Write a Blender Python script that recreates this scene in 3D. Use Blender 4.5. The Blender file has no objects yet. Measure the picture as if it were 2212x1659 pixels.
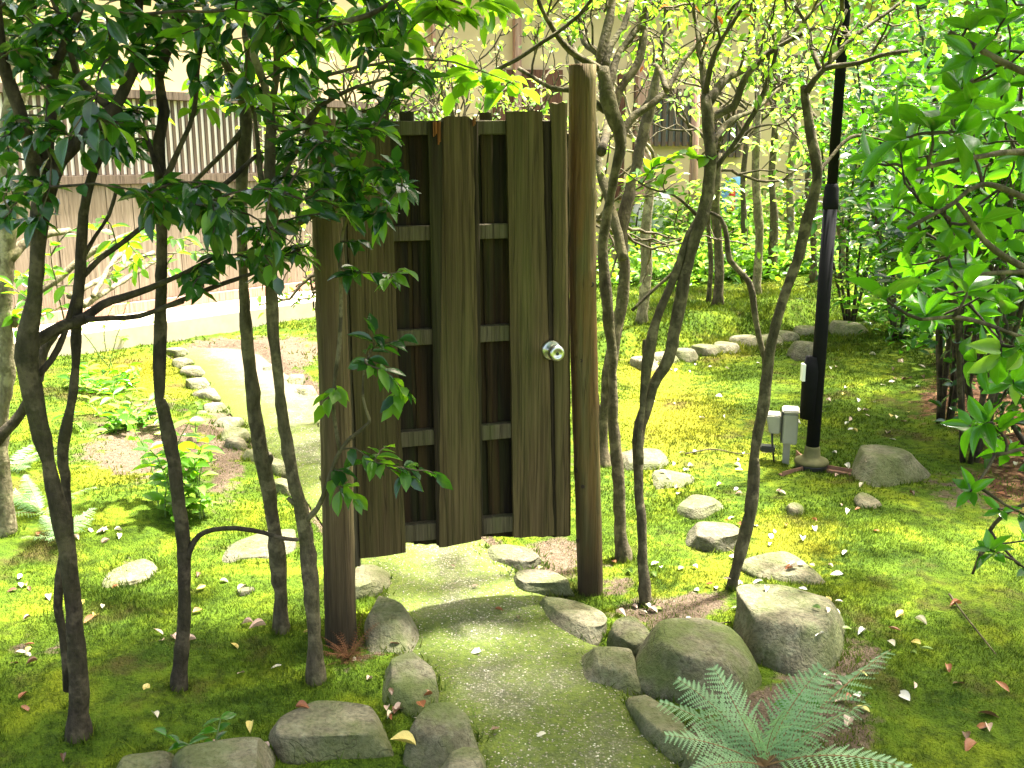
import bpy, bmesh, math, random
import numpy as np
from mathutils import Vector, Matrix, Euler

S = bpy.context.scene
C = S.collection
rnd = random.Random(7)
PI = math.pi
# ------------------------------------------------------------------ camera, sky, sun, exposure
CAM_H, PITCH = 1.55, math.radians(13)
FPX, CXP, CYP = 2150.0, 1106.0, 829.5
cd = bpy.data.cameras.new('camera'); cam = bpy.data.objects.new('camera', cd); C.objects.link(cam)
cam.location = (0, 0, CAM_H); cam.rotation_euler = (PI/2 - PITCH, 0, 0)
cd.sensor_width = 36; cd.lens = 36*FPX/2212; cd.clip_start = 0.05; cd.clip_end = 400
S.camera = cam
SUN_AZ, SUN_EL = math.radians(56), math.radians(66)          # azimuth from +Y towards +X
SUN_DIR = Vector((math.sin(SUN_AZ)*math.cos(SUN_EL), math.cos(SUN_AZ)*math.cos(SUN_EL), math.sin(SUN_EL)))
W = bpy.data.worlds.new('World'); S.world = W; W.use_nodes = True
wn = W.node_tree.nodes; bg = wn['Background']; sk = wn.new('ShaderNodeTexSky')
sk.sky_type = 'NISHITA'; sk.sun_disc = False; sk.sun_elevation = SUN_EL; sk.sun_rotation = SUN_AZ
sk.air_density = 0.7; sk.dust_density = 6.0; sk.ozone_density = 0.3
tint = wn.new('ShaderNodeMix'); tint.data_type = 'RGBA'; tint.blend_type = 'MULTIPLY'; tint.inputs[0].default_value = 1.0; tint.inputs[7].default_value = (1.0, .95, .78, 1)   # hazy summer sky
W.node_tree.links.new(sk.outputs[0], tint.inputs[6]); W.node_tree.links.new(tint.outputs[2], bg.inputs[0]); bg.inputs[1].default_value = 0.15
sl = bpy.data.lights.new('sun', 'SUN'); sl.energy = 5.0; sl.angle = math.radians(3.5); sl.color = (1.0, 0.95, 0.85)
so = bpy.data.objects.new('sun', sl); C.objects.link(so); so.location = (6, 4, 12)
so.rotation_euler = SUN_DIR.to_track_quat('Z', 'Y').to_euler()
S.view_settings.view_transform = 'Standard'; S.view_settings.look = 'None'
S.view_settings.exposure = 2.82; S.view_settings.gamma = 1.0; S.view_settings.use_curve_mapping = False
S.cycles.use_denoising = True
S.cycles.max_bounces = 7; S.cycles.diffuse_bounces = 4; S.cycles.glossy_bounces = 3; S.cycles.transmission_bounces = 4
S.cycles.sample_clamp_indirect = 6.0

# ------------------------------------------------------------------ measuring the place: a point of the picture -> a point of the garden
def ray(px, py):
    dx = (px-CXP)/FPX; dy = -(py-CYP)/FPX
    return Vector((dx, math.cos(PITCH)+dy*math.sin(PITCH), -math.sin(PITCH)+dy*math.cos(PITCH)))
EYE = Vector((0, 0, CAM_H))
def G(px, py, z=0.0):
    d = ray(px, py); return EYE + d*((z-CAM_H)/d.z)
def PY(px, py, Y):
    d = ray(px, py); return EYE + d*(Y/d.y)
def PXM(Y):                       # metres per picture unit at depth Y
    return Y/FPX/math.cos(PITCH)*1.0
def proj(p):
    v = Vector(p)-EYE
    f = Vector((0, math.cos(PITCH), -math.sin(PITCH))); u = Vector((0, math.sin(PITCH), math.cos(PITCH)))
    z = v.dot(f)
    if z < 0.05: return None
    return CXP+FPX*v.x/z, CYP-FPX*v.dot(u)/z, z
def sstep(a, b, x):
    t = np.clip((x-a)/(b-a), 0, 1); return t*t*(3-2*t)
# path edges, in metres
path_l = [(1030,1700),(950,1560),(885,1430),(830,1320),(790,1235),(700,1120),(635,1035),(560,960),(505,895),(450,835),(405,780),(380,748)]
path_r = [(1520,1700),(1440,1560),(1340,1430),(1260,1330),(1170,1255),(1090,1190),(960,1080),(860,980),(760,900),(690,845),(620,800),(560,762)]
path_l = [G(*p) for p in path_l]; path_r = [G(*p) for p in path_r]
def resample(pts, n):
    P = np.array([tuple(p) for p in pts]); d = np.r_[0, np.cumsum(np.linalg.norm(np.diff(P, axis=0), axis=1))]
    t = np.linspace(0, d[-1], n)
    return np.stack([np.interp(t, d, P[:, k]) for k in range(P.shape[1])], 1)
NP = 90
PL, PR = resample(path_l, NP), resample(path_r, NP)
PC = (PL+PR)/2; PW = np.linalg.norm(PL-PR, axis=1)/2
EDGE_A, EDGE_B = G(1330, 775), G(1800, 690)
en = np.array([-(EDGE_B.y-EDGE_A.y), EDGE_B.x-EDGE_A.x]); en /= np.linalg.norm(en)
def path_dist(x, y):              # signed distance to the path's edge (negative inside)
    x = np.asarray(x, float); y = np.asarray(y, float)
    d = np.full(x.shape, 1e9)
    for i in range(NP):
        d = np.minimum(d, np.hypot(x-PC[i, 0], y-PC[i, 1])-PW[i]*0.93)
    return d
def hgt(x, y):
    x = np.asarray(x, float); y = np.asarray(y, float)
    h = 0.012*np.sin(2.1*x+1.3*y)+0.010*np.sin(3.7*x-2.9*y+1.0)+0.006*np.sin(7.3*x+6.1*y)+0.006*np.sin(17*x+5*y)*np.sin(19*y-7*x+1)+.004*np.sin(31*x-9*y)*np.sin(29*y+6*x)
    s = (x-EDGE_A.x)*en[0]+(y-EDGE_A.y)*en[1]
    h = h+0.17*sstep(-0.02, 0.25, s)*sstep(0.3, 1.0, x)
    h = h+0.10*sstep(2.0, 4.0, x)*sstep(3.0, 6.0, y)
    h = h+0.05*sstep(-1.2, -2.4, x)*sstep(7.4, 5.5, y)
    return h
def hz(x, y): return float(hgt(np.array(x), np.array(y)))
def onground(px, py):
    p = G(px, py)
    for _ in range(6): p = G(px, py, hz(p.x, p.y))
    return p

# ------------------------------------------------------------------ mesh helpers
class MB:
    def __init__(s): s.v = []; s.f = []; s.n = 0
    def add(s, V, F):
        s.v.append(np.asarray(V, float)); s.f.extend([tuple(i+s.n for i in f) for f in F]); s.n += len(V)
    def box(s, x0, x1, y0, y1, z0, z1, M=None):
        V = [(x, y, z) for x in (x0, x1) for y in (y0, y1) for z in (z0, z1)]
        if M is not None: V = [tuple(M @ Vector(v)) for v in V]
        s.add(V, [(0,1,3,2),(4,6,7,5),(0,4,5,1),(2,3,7,6),(0,2,6,4),(1,5,7,3)])
    def tube(s, P, R, sides=8, cap=True, jit=0.0, rg=None):
        P = np.asarray([tuple(p) for p in P], float); n = len(P); R = np.asarray(R, float)
        T = np.gradient(P, axis=0); T /= np.linalg.norm(T, axis=1)[:, None]+1e-9
        a = np.array([1., 0, 0]) if abs(T[0][0]) < 0.8 else np.array([0, 1., 0])
        u = np.cross(T[0], a); u /= np.linalg.norm(u)
        th = np.linspace(0, 2*PI, sides, endpoint=False); V = []
        for i in range(n):
            u = u-T[i]*u.dot(T[i]); u /= np.linalg.norm(u)+1e-9; w = np.cross(T[i], u)
            r = R[i]*np.ones(sides)
            if jit: r = r*(1+jit*(rg.random(sides)-.5))
            V.append(P[i]+r[:, None]*(np.cos(th)[:, None]*u+np.sin(th)[:, None]*w))
        V = np.concatenate(V); F = []
        for i in range(n-1):
            for k in range(sides):
                k2 = (k+1) % sides
                F.append((i*sides+k, i*sides+k2, (i+1)*sides+k2, (i+1)*sides+k))
        if cap:
            F.append(tuple(range(sides))[::-1]); F.append(tuple((n-1)*sides+k for k in range(sides)))
        s.add(V, F)
    def lathe(s, prof, seg=20, M=None):
        V = []; F = []
        for r, z in prof:
            for k in range(seg):
                a = 2*PI*k/seg; p = Vector((r*math.cos(a), r*math.sin(a), z)); V.append(tuple(M @ p) if M else tuple(p))
        for i in range(len(prof)-1):
            for k in range(seg):
                k2 = (k+1) % seg; F.append((i*seg+k, i*seg+k2, (i+1)*seg+k2, (i+1)*seg+k))
        F.append(tuple(range(seg))[::-1]); F.append(tuple((len(prof)-1)*seg+k for k in range(seg)))
        s.add(V, F)
    def mesh(s, name, mat, smooth=True):
        me = bpy.data.meshes.new(name)
        me.from_pydata(np.concatenate(s.v).tolist() if s.v else [], [], s.f)
        if mat: me.materials.append(mat)
        if smooth: me.polygons.foreach_set('use_smooth', np.ones(len(me.polygons), bool))
        me.update(); return me
    def build(s, name, mat, parent=None, smooth=True, kind=None, off=None):
        if s.v and off is not None: s.v = [v-np.asarray(off) for v in s.v]
        return link(name, s.mesh(name, mat, smooth), parent, kind)
def link(name, me, parent=None, kind=None):
    o = bpy.data.objects.new(name, me); C.objects.link(o)
    if parent: o.parent = parent
    if kind: o['kind'] = kind
    return o
def tag(o, label, cat, group=None):
    o['label'] = label; o['category'] = cat
    if group: o['group'] = group
    return o
def thing(name, label, cat, loc=(0, 0, 0), rz=0.0, group=None):
    o = bpy.data.objects.new(name, None); C.objects.link(o); o.location = loc; o.rotation_euler = (0, 0, rz)
    o.empty_display_size = 0.1
    return tag(o, label, cat, group)
def big_mesh(name, V, F, mat, attrs=None, smooth=True):          # V (n,3), F (m,k) numpy, fast
    me = bpy.data.meshes.new(name); V = np.asarray(V, np.float32); F = np.asarray(F, np.int32); k = F.shape[1]
    me.vertices.add(len(V)); me.vertices.foreach_set('co', V.ravel())
    me.loops.add(F.size); me.loops.foreach_set('vertex_index', F.ravel())
    me.polygons.add(len(F)); me.polygons.foreach_set('loop_start', np.arange(len(F), dtype=np.int32)*k)
    me.update(calc_edges=True)
    if smooth: me.polygons.foreach_set('use_smooth', np.ones(len(F), bool))
    for an, av in (attrs or {}).items():
        a = me.attributes.new(an, 'FLOAT', 'POINT'); a.data.foreach_set('value', np.asarray(av, np.float32))
    me.materials.append(mat); return me
def smoothline(pts, step=0.05):
    P = np.array(pts, float)
    if len(P) < 3:
        n = max(3, int(np.linalg.norm(P[-1, :3]-P[0, :3])/step)+1)
        t = np.linspace(0, 1, n)[:, None]; return P[0]*(1-t)+P[-1]*t
    Q = np.vstack([2*P[0]-P[1], P, 2*P[-1]-P[-2]]); out = []
    for i in range(1, len(Q)-2):
        n = max(2, int(np.linalg.norm(Q[i+1, :3]-Q[i, :3])/step))
        for t in np.linspace(0, 1, n, endpoint=False):
            out.append(0.5*(2*Q[i]+(Q[i+1]-Q[i-1])*t+(2*Q[i-1]-5*Q[i]+4*Q[i+1]-Q[i+2])*t*t+(3*Q[i]-Q[i-1]-3*Q[i+1]+Q[i+2])*t**3))
    out.append(P[-1]); return np.array(out)

# ------------------------------------------------------------------ materials
class NT:
    def __init__(s, name):
        s.m = bpy.data.materials.new(name); s.m.use_nodes = True; s.t = s.m.node_tree; s.n = s.t.nodes; s.b = s.n['Principled BSDF']; s.out = s.n['Material Output']
    def new(s, ty, **kw):
        x = s.n.new(ty)
        for k, v in kw.items(): setattr(x, k, v)
        return x
    def put(s, sock, v):
        if isinstance(v, bpy.types.NodeSocket): s.t.links.new(v, sock)
        elif v is not None: sock.default_value = v
    def co(s, scale=(1, 1, 1), kind='Object'):
        tc = s.new('ShaderNodeTexCoord'); mp = s.new('ShaderNodeMapping'); mp.inputs['Scale'].default_value = scale
        s.t.links.new(tc.outputs[kind], mp.inputs[0]); return mp.outputs[0]
    def noise(s, vec, scale, detail=4, rough=.55, dist=0.0):
        x = s.new('ShaderNodeTexNoise'); s.put(x.inputs['Vector'], vec); x.inputs['Scale'].default_value = scale
        x.inputs['Detail'].default_value = detail; x.inputs['Roughness'].default_value = rough; x.inputs['Distortion'].default_value = dist
        return x.outputs[0]
    def ramp(s, fac, stops, interp='LINEAR'):
        x = s.new('ShaderNodeValToRGB'); s.put(x.inputs[0], fac); e = x.color_ramp.elements; x.color_ramp.interpolation = interp
        while len(e) < len(stops): e.new(0.5)
        for el, (p, c) in zip(e, stops):
            el.position = p; el.color = (c, c, c, 1) if isinstance(c, (int, float)) else (*c, 1)
        return x.outputs[0]
    def mix(s, fac, a, b, mode='MIX'):
        x = s.new('ShaderNodeMix', data_type='RGBA', blend_type=mode)
        s.put(x.inputs[0], fac)
        for i, v in ((6, a), (7, b)): s.put(x.inputs[i], v if isinstance(v, bpy.types.NodeSocket) else (*v, 1))
        return x.outputs[2]
    def math(s, op, a, b=0.0, clamp=False):
        x = s.new('ShaderNodeMath', operation=op, use_clamp=clamp); s.put(x.inputs[0], a); s.put(x.inputs[1], b); return x.outputs[0]
    def attr(s, name):
        return s.new('ShaderNodeAttribute', attribute_name=name).outputs['Fac']
    def bump(s, h, strength=.4, dist=.01):
        x = s.new('ShaderNodeBump'); x.inputs['Strength'].default_value = strength; x.inputs['Distance'].default_value = dist
        s.put(x.inputs['Height'], h); s.t.links.new(x.outputs[0], s.b.inputs['Normal'])
    def fin(s, col, rough=.8, spec=.3):
        s.put(s.b.inputs['Base Color'], col if isinstance(col, bpy.types.NodeSocket) else (*col, 1)); s.put(s.b.inputs['Roughness'], rough)
        s.b.inputs['Specular IOR Level'].default_value = spec
        return s.m
def sep(n, vec, k):
    x = n.new('ShaderNodeSeparateXYZ'); n.put(x.inputs[0], vec); return x.outputs[k]

def m_wood(name, c_dark, c_mid, c_light, green=0.0, stain=0.4, wet=None, gscale=1.0, orange=0.0):
    n = NT(name); info = n.new('ShaderNodeObjectInfo').outputs['Random']
    tc = n.new('ShaderNodeTexCoord').outputs['Object']; off = n.new('ShaderNodeVectorMath', operation='ADD')
    cx = n.new('ShaderNodeCombineXYZ'); n.put(cx.inputs[0], n.math('MULTIPLY', info, 7.0)); n.put(cx.inputs[2], n.math('MULTIPLY', info, 13.0))
    n.put(off.inputs[0], tc); n.put(off.inputs[1], cx.outputs[0])
    def mp(sc):
        x = n.new('ShaderNodeMapping'); x.inputs['Scale'].default_value = sc; n.put(x.inputs[0], off.outputs[0]); return x.outputs[0]
    g = gscale
    grain = n.noise(mp((70*g, 70*g, 2.2)), 1.0, 6, .6, .4); fine = n.noise(mp((260*g, 260*g, 5)), 1.0, 3)
    broad = n.noise(mp((9*g, 9*g, .9)), 1.0, 3)
    col = n.ramp(grain, [(.25, c_dark), (.5, c_mid), (.8, c_light)])
    col = n.mix(n.ramp(fine, [(.35, .55), (.6, 0.0)]), col, c_dark)
    col = n.mix(n.ramp(broad, [(.45, 0.0), (.72, stain)]), col, c_dark)
    ck = n.ramp(n.math('ABSOLUTE', n.math('SUBTRACT', n.noise(mp((34*g, 34*g, .55)), 1.0, 3, .5), .5)), [(0, 1.0), (.014, 0.0)]); col = n.mix(n.math('MULTIPLY', ck, .5), col, tuple(v*.35 for v in c_dark))
    if green: col = n.mix(n.math('MULTIPLY', n.ramp(n.noise(mp((14*g, 14*g, 1.2)), 1.0, 4), [(.42, 0.0), (.7, 1.0)]), green), col, (.085, .115, .022))
    if orange: col = n.mix(n.math('MULTIPLY', n.ramp(n.noise(mp((12, 12, 1.6)), 1.0, 3), [(.46, 0.0), (.62, 1.0)]), orange), col, (.20, .085, .022))
    if wet:
        z = sep(n, tc, 2); f = n.math('ADD', z, n.math('MULTIPLY', n.noise(mp((40, 40, 4)), 1.0, 3), .25))
        col = n.mix(n.ramp(f, [(wet, .85), (wet+.35, 0.0)]), col, (.018, .014, .008))
    n.bump(n.math('SUBTRACT', n.math('ADD', grain, n.math('MULTIPLY', fine, .5)), ck), .7, .005)
    return n.fin(col, .82, .2)
def m_bark(name, c0, c1, moss=.3, sc=1.0):
    n = NT(name); a = n.co((48*sc, 48*sc, 16*sc)); b = n.co((1, 1, 1))
    n1 = n.noise(a, 1.0, 6, .65); n2 = n.noise(b, 16*sc, 4); n3 = n.noise(b, 4*sc, 3); n4 = n.noise(b, 70*sc, 3)
    col = n.ramp(n1, [(.34, c0), (.66, c1)])
    col = n.mix(n.ramp(n2, [(.52, 0.0), (.60, .75)]), col, tuple(1.75*v for v in c1))
    col = n.mix(n.math('MULTIPLY', n.ramp(n3, [(.4, 0.0), (.65, 1.0)]), moss), col, (.075, .085, .02))
    col = n.mix(n.ramp(n4, [(.3, .5), (.5, 0.0)]), col, c0)
    n.bump(n.math('ADD', n1, n4), .8, .006); return n.fin(col, .85, .2)
def m_stone(name, c0, c1, moss=.4, lichen=.3):
    n = NT(name); b = n.co((1, 1, 1)); info = n.new('ShaderNodeObjectInfo').outputs['Random']
    vb = n.new('ShaderNodeVectorMath', operation='ADD'); n.put(vb.inputs[0], b); n.put(vb.inputs[1], info); b = vb.outputs[0]
    n1 = n.noise(b, 9, 6, .6); n2 = n.noise(b, 70, 5, .65); n3 = n.noise(b, 5, 4, .6); n4 = n.noise(b, 28, 4, .6)
    col = n.ramp(n1, [(.3, c0), (.72, c1)])
    col = n.mix(n.ramp(n2, [(.35, .6), (.55, 0.0)]), col, tuple(v*.45 for v in c0))
    col = n.mix(n.math('MULTIPLY', n.ramp(n4, [(.52, 0.0), (.64, 1.0)]), lichen), col, (.27, .27, .18))
    up = sep(n, n.new('ShaderNodeNewGeometry').outputs['Normal'], 2)
    col = n.mix(n.math('MULTIPLY', n.ramp(n3, [(.42, 0.0), (.58, 1.0)]), moss*1.25), col, (.075, .11, .018))
    side = n.math('MULTIPLY', n.ramp(up, [(.15, 1.0), (.7, 0.0)]), n.ramp(n.noise(b, 8, 4), [(.4, 0.0), (.6, moss)]))
    col = n.mix(side, col, (.05, .062, .014))  # side faces darker: moss, with their shade also put into the colour
    cr = n.ramp(n.math('ABSOLUTE', n.math('SUBTRACT', n.noise(b, 6.5, 3, .5, .6), .5)), [(.0, 1.0), (.012, 0.0)])
    col = n.mix(n.math('MULTIPLY', n.math('MULTIPLY', cr, n.ramp(n3, [(.5, 0.0), (.6, 1.0)])), .4), col, tuple(v*.3 for v in c0))
    n.bump(n.math('SUBTRACT', n.math('ADD', n1, n.math('MULTIPLY', n2, .8)), n.math('MULTIPLY', cr, .15)), .95, .018); return n.fin(col, .88, .2)
def m_leaf(name, c_a, c_b, c_tr, rough=.28, trans=.42, vein=True, spec=.5):
    n = NT(name)
    r = n.math('FRACT', n.math('ADD', n.new('ShaderNodeObjectInfo').outputs['Random'], n.attr('tint')))
    col = n.mix(r, c_a, c_b)
    tr = n.mix(r, tuple(.8*v for v in c_tr), c_tr)
    if vein:
        uv = n.new('ShaderNodeUVMap').outputs[0]; x = sep(n, uv, 0); y = sep(n, uv, 1)
        mid = n.ramp(n.math('ABSOLUTE', n.math('SUBTRACT', x, .5)), [(.012, 1.0), (.05, 0.0)])
        w = n.math('SINE', n.math('MULTIPLY', n.math('SUBTRACT', y, n.math('MULTIPLY', n.math('ABSOLUTE', n.math('SUBTRACT', x, .5)), .9)), 62.0))
        sv = n.ramp(w, [(.9, 0.0), (1.0, .22)])
        f = n.math('MAXIMUM', n.math('MULTIPLY', mid, .55), sv)
        col = n.mix(f, col, tuple(min(1, v*2.2+.03) for v in c_b)); tr = n.mix(f, tr, tuple(v*.6 for v in c_tr))
    nz = n.noise(n.co((1, 1, 1)), 14, 3); col = n.mix(n.ramp(nz, [(.35, .35), (.6, 0.0)]), col, tuple(v*.6 for v in c_a))
    n.fin(col, rough, spec)
    t = n.new('ShaderNodeBsdfTranslucent'); n.put(t.inputs[0], tr)
    ms = n.new('ShaderNodeMixShader'); ms.inputs[0].default_value = trans
    n.t.links.new(n.b.outputs[0], ms.inputs[1]); n.t.links.new(t.outputs[0], ms.inputs[2]); n.t.links.new(ms.outputs[0], n.out.inputs[0])
    return n.m
def m_plain(name, col, rough=.6, metal=0.0, var=.25, sc=20, spec=.4, bump=0.0):
    n = NT(name); z = n.noise(n.co(), sc, 5); c = n.mix(n.ramp(z, [(.35, var), (.65, 0.0)]), col, tuple(v*.5 for v in col))
    n.b.inputs['Metallic'].default_value = metal
    if bump: n.bump(z, bump, .004)
    return n.fin(c, rough, spec)
def moss_color(n, P, soil=True):
    n1 = n.noise(P, 3.2, 5, .6); n2 = n.noise(P, 22, 5, .65); n3 = n.noise(P, 1.1, 3)
    col = n.ramp(n1, [(.28, (.034, .072, .006)), (.5, (.084, .140, .009)), (.74, (.20, .245, .012))])
    col = n.mix(n.ramp(n2, [(.36, .7), (.56, 0.0)]), col, (.016, .034, .004))
    dry = n.math('ADD', n.attr('dry'), n.math('MULTIPLY', n.math('SUBTRACT', n2, .5), 1.2))
    col = n.mix(n.ramp(dry, [(.35, 0.0), (1.0, .7)]), col, (.29, .25, .018))
    pat = n.noise(P, 2.3, 6, .65)
    col = n.mix(n.ramp(pat, [(.55, 0.0), (.66, .75)]), col, (.066, .046, .018))
    return col, n2
M = {}
def make_ground_mats():
    n = NT('moss_ground'); P = n.co()
    col, n2 = moss_color(n, P)
    s_ = n.math('ADD', n.attr('soil'), n.math('MULTIPLY', n.math('SUBTRACT', n.noise(P, 9, 6, .65), .5), 1.4))
    sf = n.ramp(s_, [(.42, 0.0), (.58, 1.0)])
    so_ = n.ramp(n.noise(P, 45, 6, .7), [(.3, (.06, .043, .028)), (.55, (.125, .093, .065)), (.8, (.20, .165, .125))])
    col = n.mix(sf, col, so_)
    lf = n.ramp(n.math('ADD', n.attr('litter'), n.math('MULTIPLY', n.math('SUBTRACT', n.noise(P, 7, 5), .5), 1.2)), [(.4, 0.0), (.6, 1.0)])
    vo = n.new('ShaderNodeTexVoronoi'); n.put(vo.inputs['Vector'], P); vo.inputs['Scale'].default_value = 38
    lit = n.ramp(sep(n, vo.outputs['Color'], 0), [(.0, (.035, .018, .010)), (.5, (.085, .042, .022)), (.9, (.16, .085, .045)), (1.0, (.24, .17, .09))])
    col = n.mix(lf, col, lit)
    n.bump(n.math('ADD', n2, n.noise(P, 120, 3)), .9, .02); M['ground'] = n.fin(col, .95, .1)
    n = NT('moss_blades'); P = n.co()
    col, n2 = moss_color(n, P)
    t = n.attr('tint'); col = n.mix(n.ramp(t, [(0, .55), (.6, 0.0)]), col, (.02, .045, .004)); col = n.mix(n.ramp(t, [(.7, 0.0), (1, .6)]), col, (.17, .215, .016))
    n.fin(col, .7, .15); tl = n.new('ShaderNodeBsdfTranslucent'); n.put(tl.inputs[0], col); ms = n.new('ShaderNodeMixShader'); ms.inputs[0].default_value = .35
    n.t.links.new(n.b.outputs[0], ms.inputs[1]); n.t.links.new(tl.outputs[0], ms.inputs[2]); n.t.links.new(ms.outputs[0], n.out.inputs[0]); M['blades'] = n.m
    n = NT('pebble_path'); P = n.co()
    vo = n.new('ShaderNodeTexVoronoi'); n.put(vo.inputs['Vector'], P); vo.inputs['Scale'].default_value = 150
    peb = n.ramp(sep(n, vo.outputs['Color'], 0), [(0, (.07, .066, .052)), (.55, (.15, .14, .105)), (.85, (.26, .23, .18)), (1, (.42, .40, .34))])
    peb = n.mix(n.ramp(vo.outputs['Distance'], [(.25, 0.0), (.6, .8)]), peb, (.05, .052, .026))
    e = n.attr('edge')
    g = n.math('ADD', n.math('MULTIPLY', n.noise(P, 3.2, 6, .62), .75), n.math('MULTIPLY', n.noise(P, 20, 4), .35))
    gm = n.ramp(n.math('ADD', g, n.math('MULTIPLY', e, .33)), [(.41, 0.18), (.63, .95)])
    mo = n.ramp(n.noise(P, 55, 5, .7), [(.3, (.036, .062, .008)), (.7, (.12, .155, .018))])
    gm = n.math('SUBTRACT', gm, n.math('MULTIPLY', n.attr('bare'), .9), True); peb = n.mix(n.math('MULTIPLY', n.attr('bare'), .8, True), peb, (.125, .10, .07))
    col = n.mix(gm, peb, mo)
    n.bump(n.math('SUBTRACT', n.noise(P, 90, 4), n.math('MULTIPLY', vo.outputs['Distance'], .6)), .8, .006); M['path'] = n.fin(col, .85, .25)
make_ground_mats()
M['gate_wood'] = m_wood('weathered_gate_board', (.036, .024, .010), (.098, .068, .030), (.158, .113, .053), green=.26, stain=.75)
M['gate_dark'] = m_wood('dark_wood', (.012, .008, .005), (.034, .023, .012), (.065, .048, .026), green=.2, stain=.5)
M['gate_rail'] = m_wood('weathered_rail', (.045, .035, .02), (.098, .08, .047), (.145, .122, .078), green=.25, stain=.4)
M['gate_back'] = m_wood('dark_back_board', (.007, .005, .003), (.018, .012, .006), (.040, .027, .013), green=.25, stain=.7, orange=.10)
M['gate_rot'] = m_wood('rotten_orange_wood', (.10, .03, .008), (.28, .10, .03), (.38, .17, .06), stain=.3)
M['post_l'] = m_wood('old_log', (.055, .036, .018), (.15, .105, .055), (.24, .18, .10), green=.25, stain=.6, wet=.22)
M['post_r'] = m_wood('red_brown_log', (.045, .028, .013), (.125, .083, .038), (.19, .14, .078), green=.35, stain=.5, wet=.20, orange=.42)
M['knot'] = m_plain('wood_knot', (.035, .022, .012), .8)
M['bark_dark'] = m_bark('camellia_bark', (.015, .011, .008), (.050, .038, .027), .25)
M['bark_grey'] = m_bark('grey_bark', (.032, .025, .015), (.100, .082, .050), .35)
M['bark_pale'] = m_bark('pale_bark', (.08, .065, .04), (.23, .20, .13), .35)
M['stone'] = m_stone('mossy_stone', (.115, .104, .066), (.275, .25, .165), .42, .45)
M['stone_pale'] = m_stone('pale_stone', (.085, .077, .052), (.175, .16, .112), .36, .3)
M['stone_dark'] = m_stone('dark_mossy_stone', (.08, .073, .045), (.20, .185, .118), .55, .3)
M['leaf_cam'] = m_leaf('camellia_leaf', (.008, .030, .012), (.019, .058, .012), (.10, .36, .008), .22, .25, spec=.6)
M['leaf_lime'] = m_leaf('backlit_camellia_leaf', (.035, .12, .010), (.075, .19, .014), (.30, .62, .014), .32, .5)  # camellia leaf again, with backlit brightness put into a lighter lime colour
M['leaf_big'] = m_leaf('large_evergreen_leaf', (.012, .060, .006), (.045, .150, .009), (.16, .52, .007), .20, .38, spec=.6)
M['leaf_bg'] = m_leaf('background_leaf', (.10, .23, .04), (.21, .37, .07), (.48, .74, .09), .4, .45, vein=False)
M['leaf_small'] = m_leaf('small_yellow_green_leaf', (.07, .175, .022), (.15, .26, .03), (.33, .62, .035), .45, .5, vein=False)
M['leaf_rust'] = m_leaf('rust_leaf', (.30, .07, .015), (.42, .13, .02), (.55, .15, .02), .5, .4, vein=False)
M['fern'] = m_leaf('fern_green', (.19, .34, .16), (.27, .43, .22), (.28, .50, .15), .45, .3, vein=False, spec=.4)
M['fern_dead'] = m_leaf('dead_fern', (.075, .034, .016), (.15, .075, .034), (.15, .06, .025), .8, .2, vein=False, spec=.1)
M['fern_stem'] = m_plain('fern_stem', (.22, .13, .05), .7)
M['stem_green'] = m_plain('green_stem', (.09, .14, .03), .6)
for k, (a, b) in dict(pink=((.46, .30, .24), (.58, .44, .36)), cream=((.60, .52, .36), (.72, .66, .52)), rust=((.22, .075, .03), (.34, .13, .05)),
                      yellow=((.50, .38, .08), (.62, .52, .16)), brown=((.08, .04, .022), (.14, .075, .04)), green=((.16, .26, .05), (.26, .36, .09)), white=((.70, .66, .58), (.80, .77, .70))).items():
    M['dead_'+k] = m_leaf('fallen_leaf_'+k, a, b, tuple(v*.8 for v in b), .42, .15, spec=.45)
M['metal_black'] = m_plain('black_painted_steel', (.007, .007, .009), .8, 0, .3, 30, .1)
M['metal_green'] = m_plain('mossy_cast_iron', (.11, .105, .04), .7, 0, .7, 26, .3, .4)
M['iron_rust'] = m_plain('rusty_angle_iron', (.24, .125, .085), .7, 0, .5, 30, .3)
M['steel'] = m_plain('brushed_steel_knob', (.56, .56, .54), .28, 1.0, .15, 60)
M['grey_plastic'] = m_plain('grey_plastic', (.30, .29, .24), .5, 0, .2, 12)
M['dark_plastic'] = m_plain('dark_plastic', (.03, .03, .028), .5)
M['white_tape'] = m_plain('white_label', (.75, .75, .74), .5, 0, .1)

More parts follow.
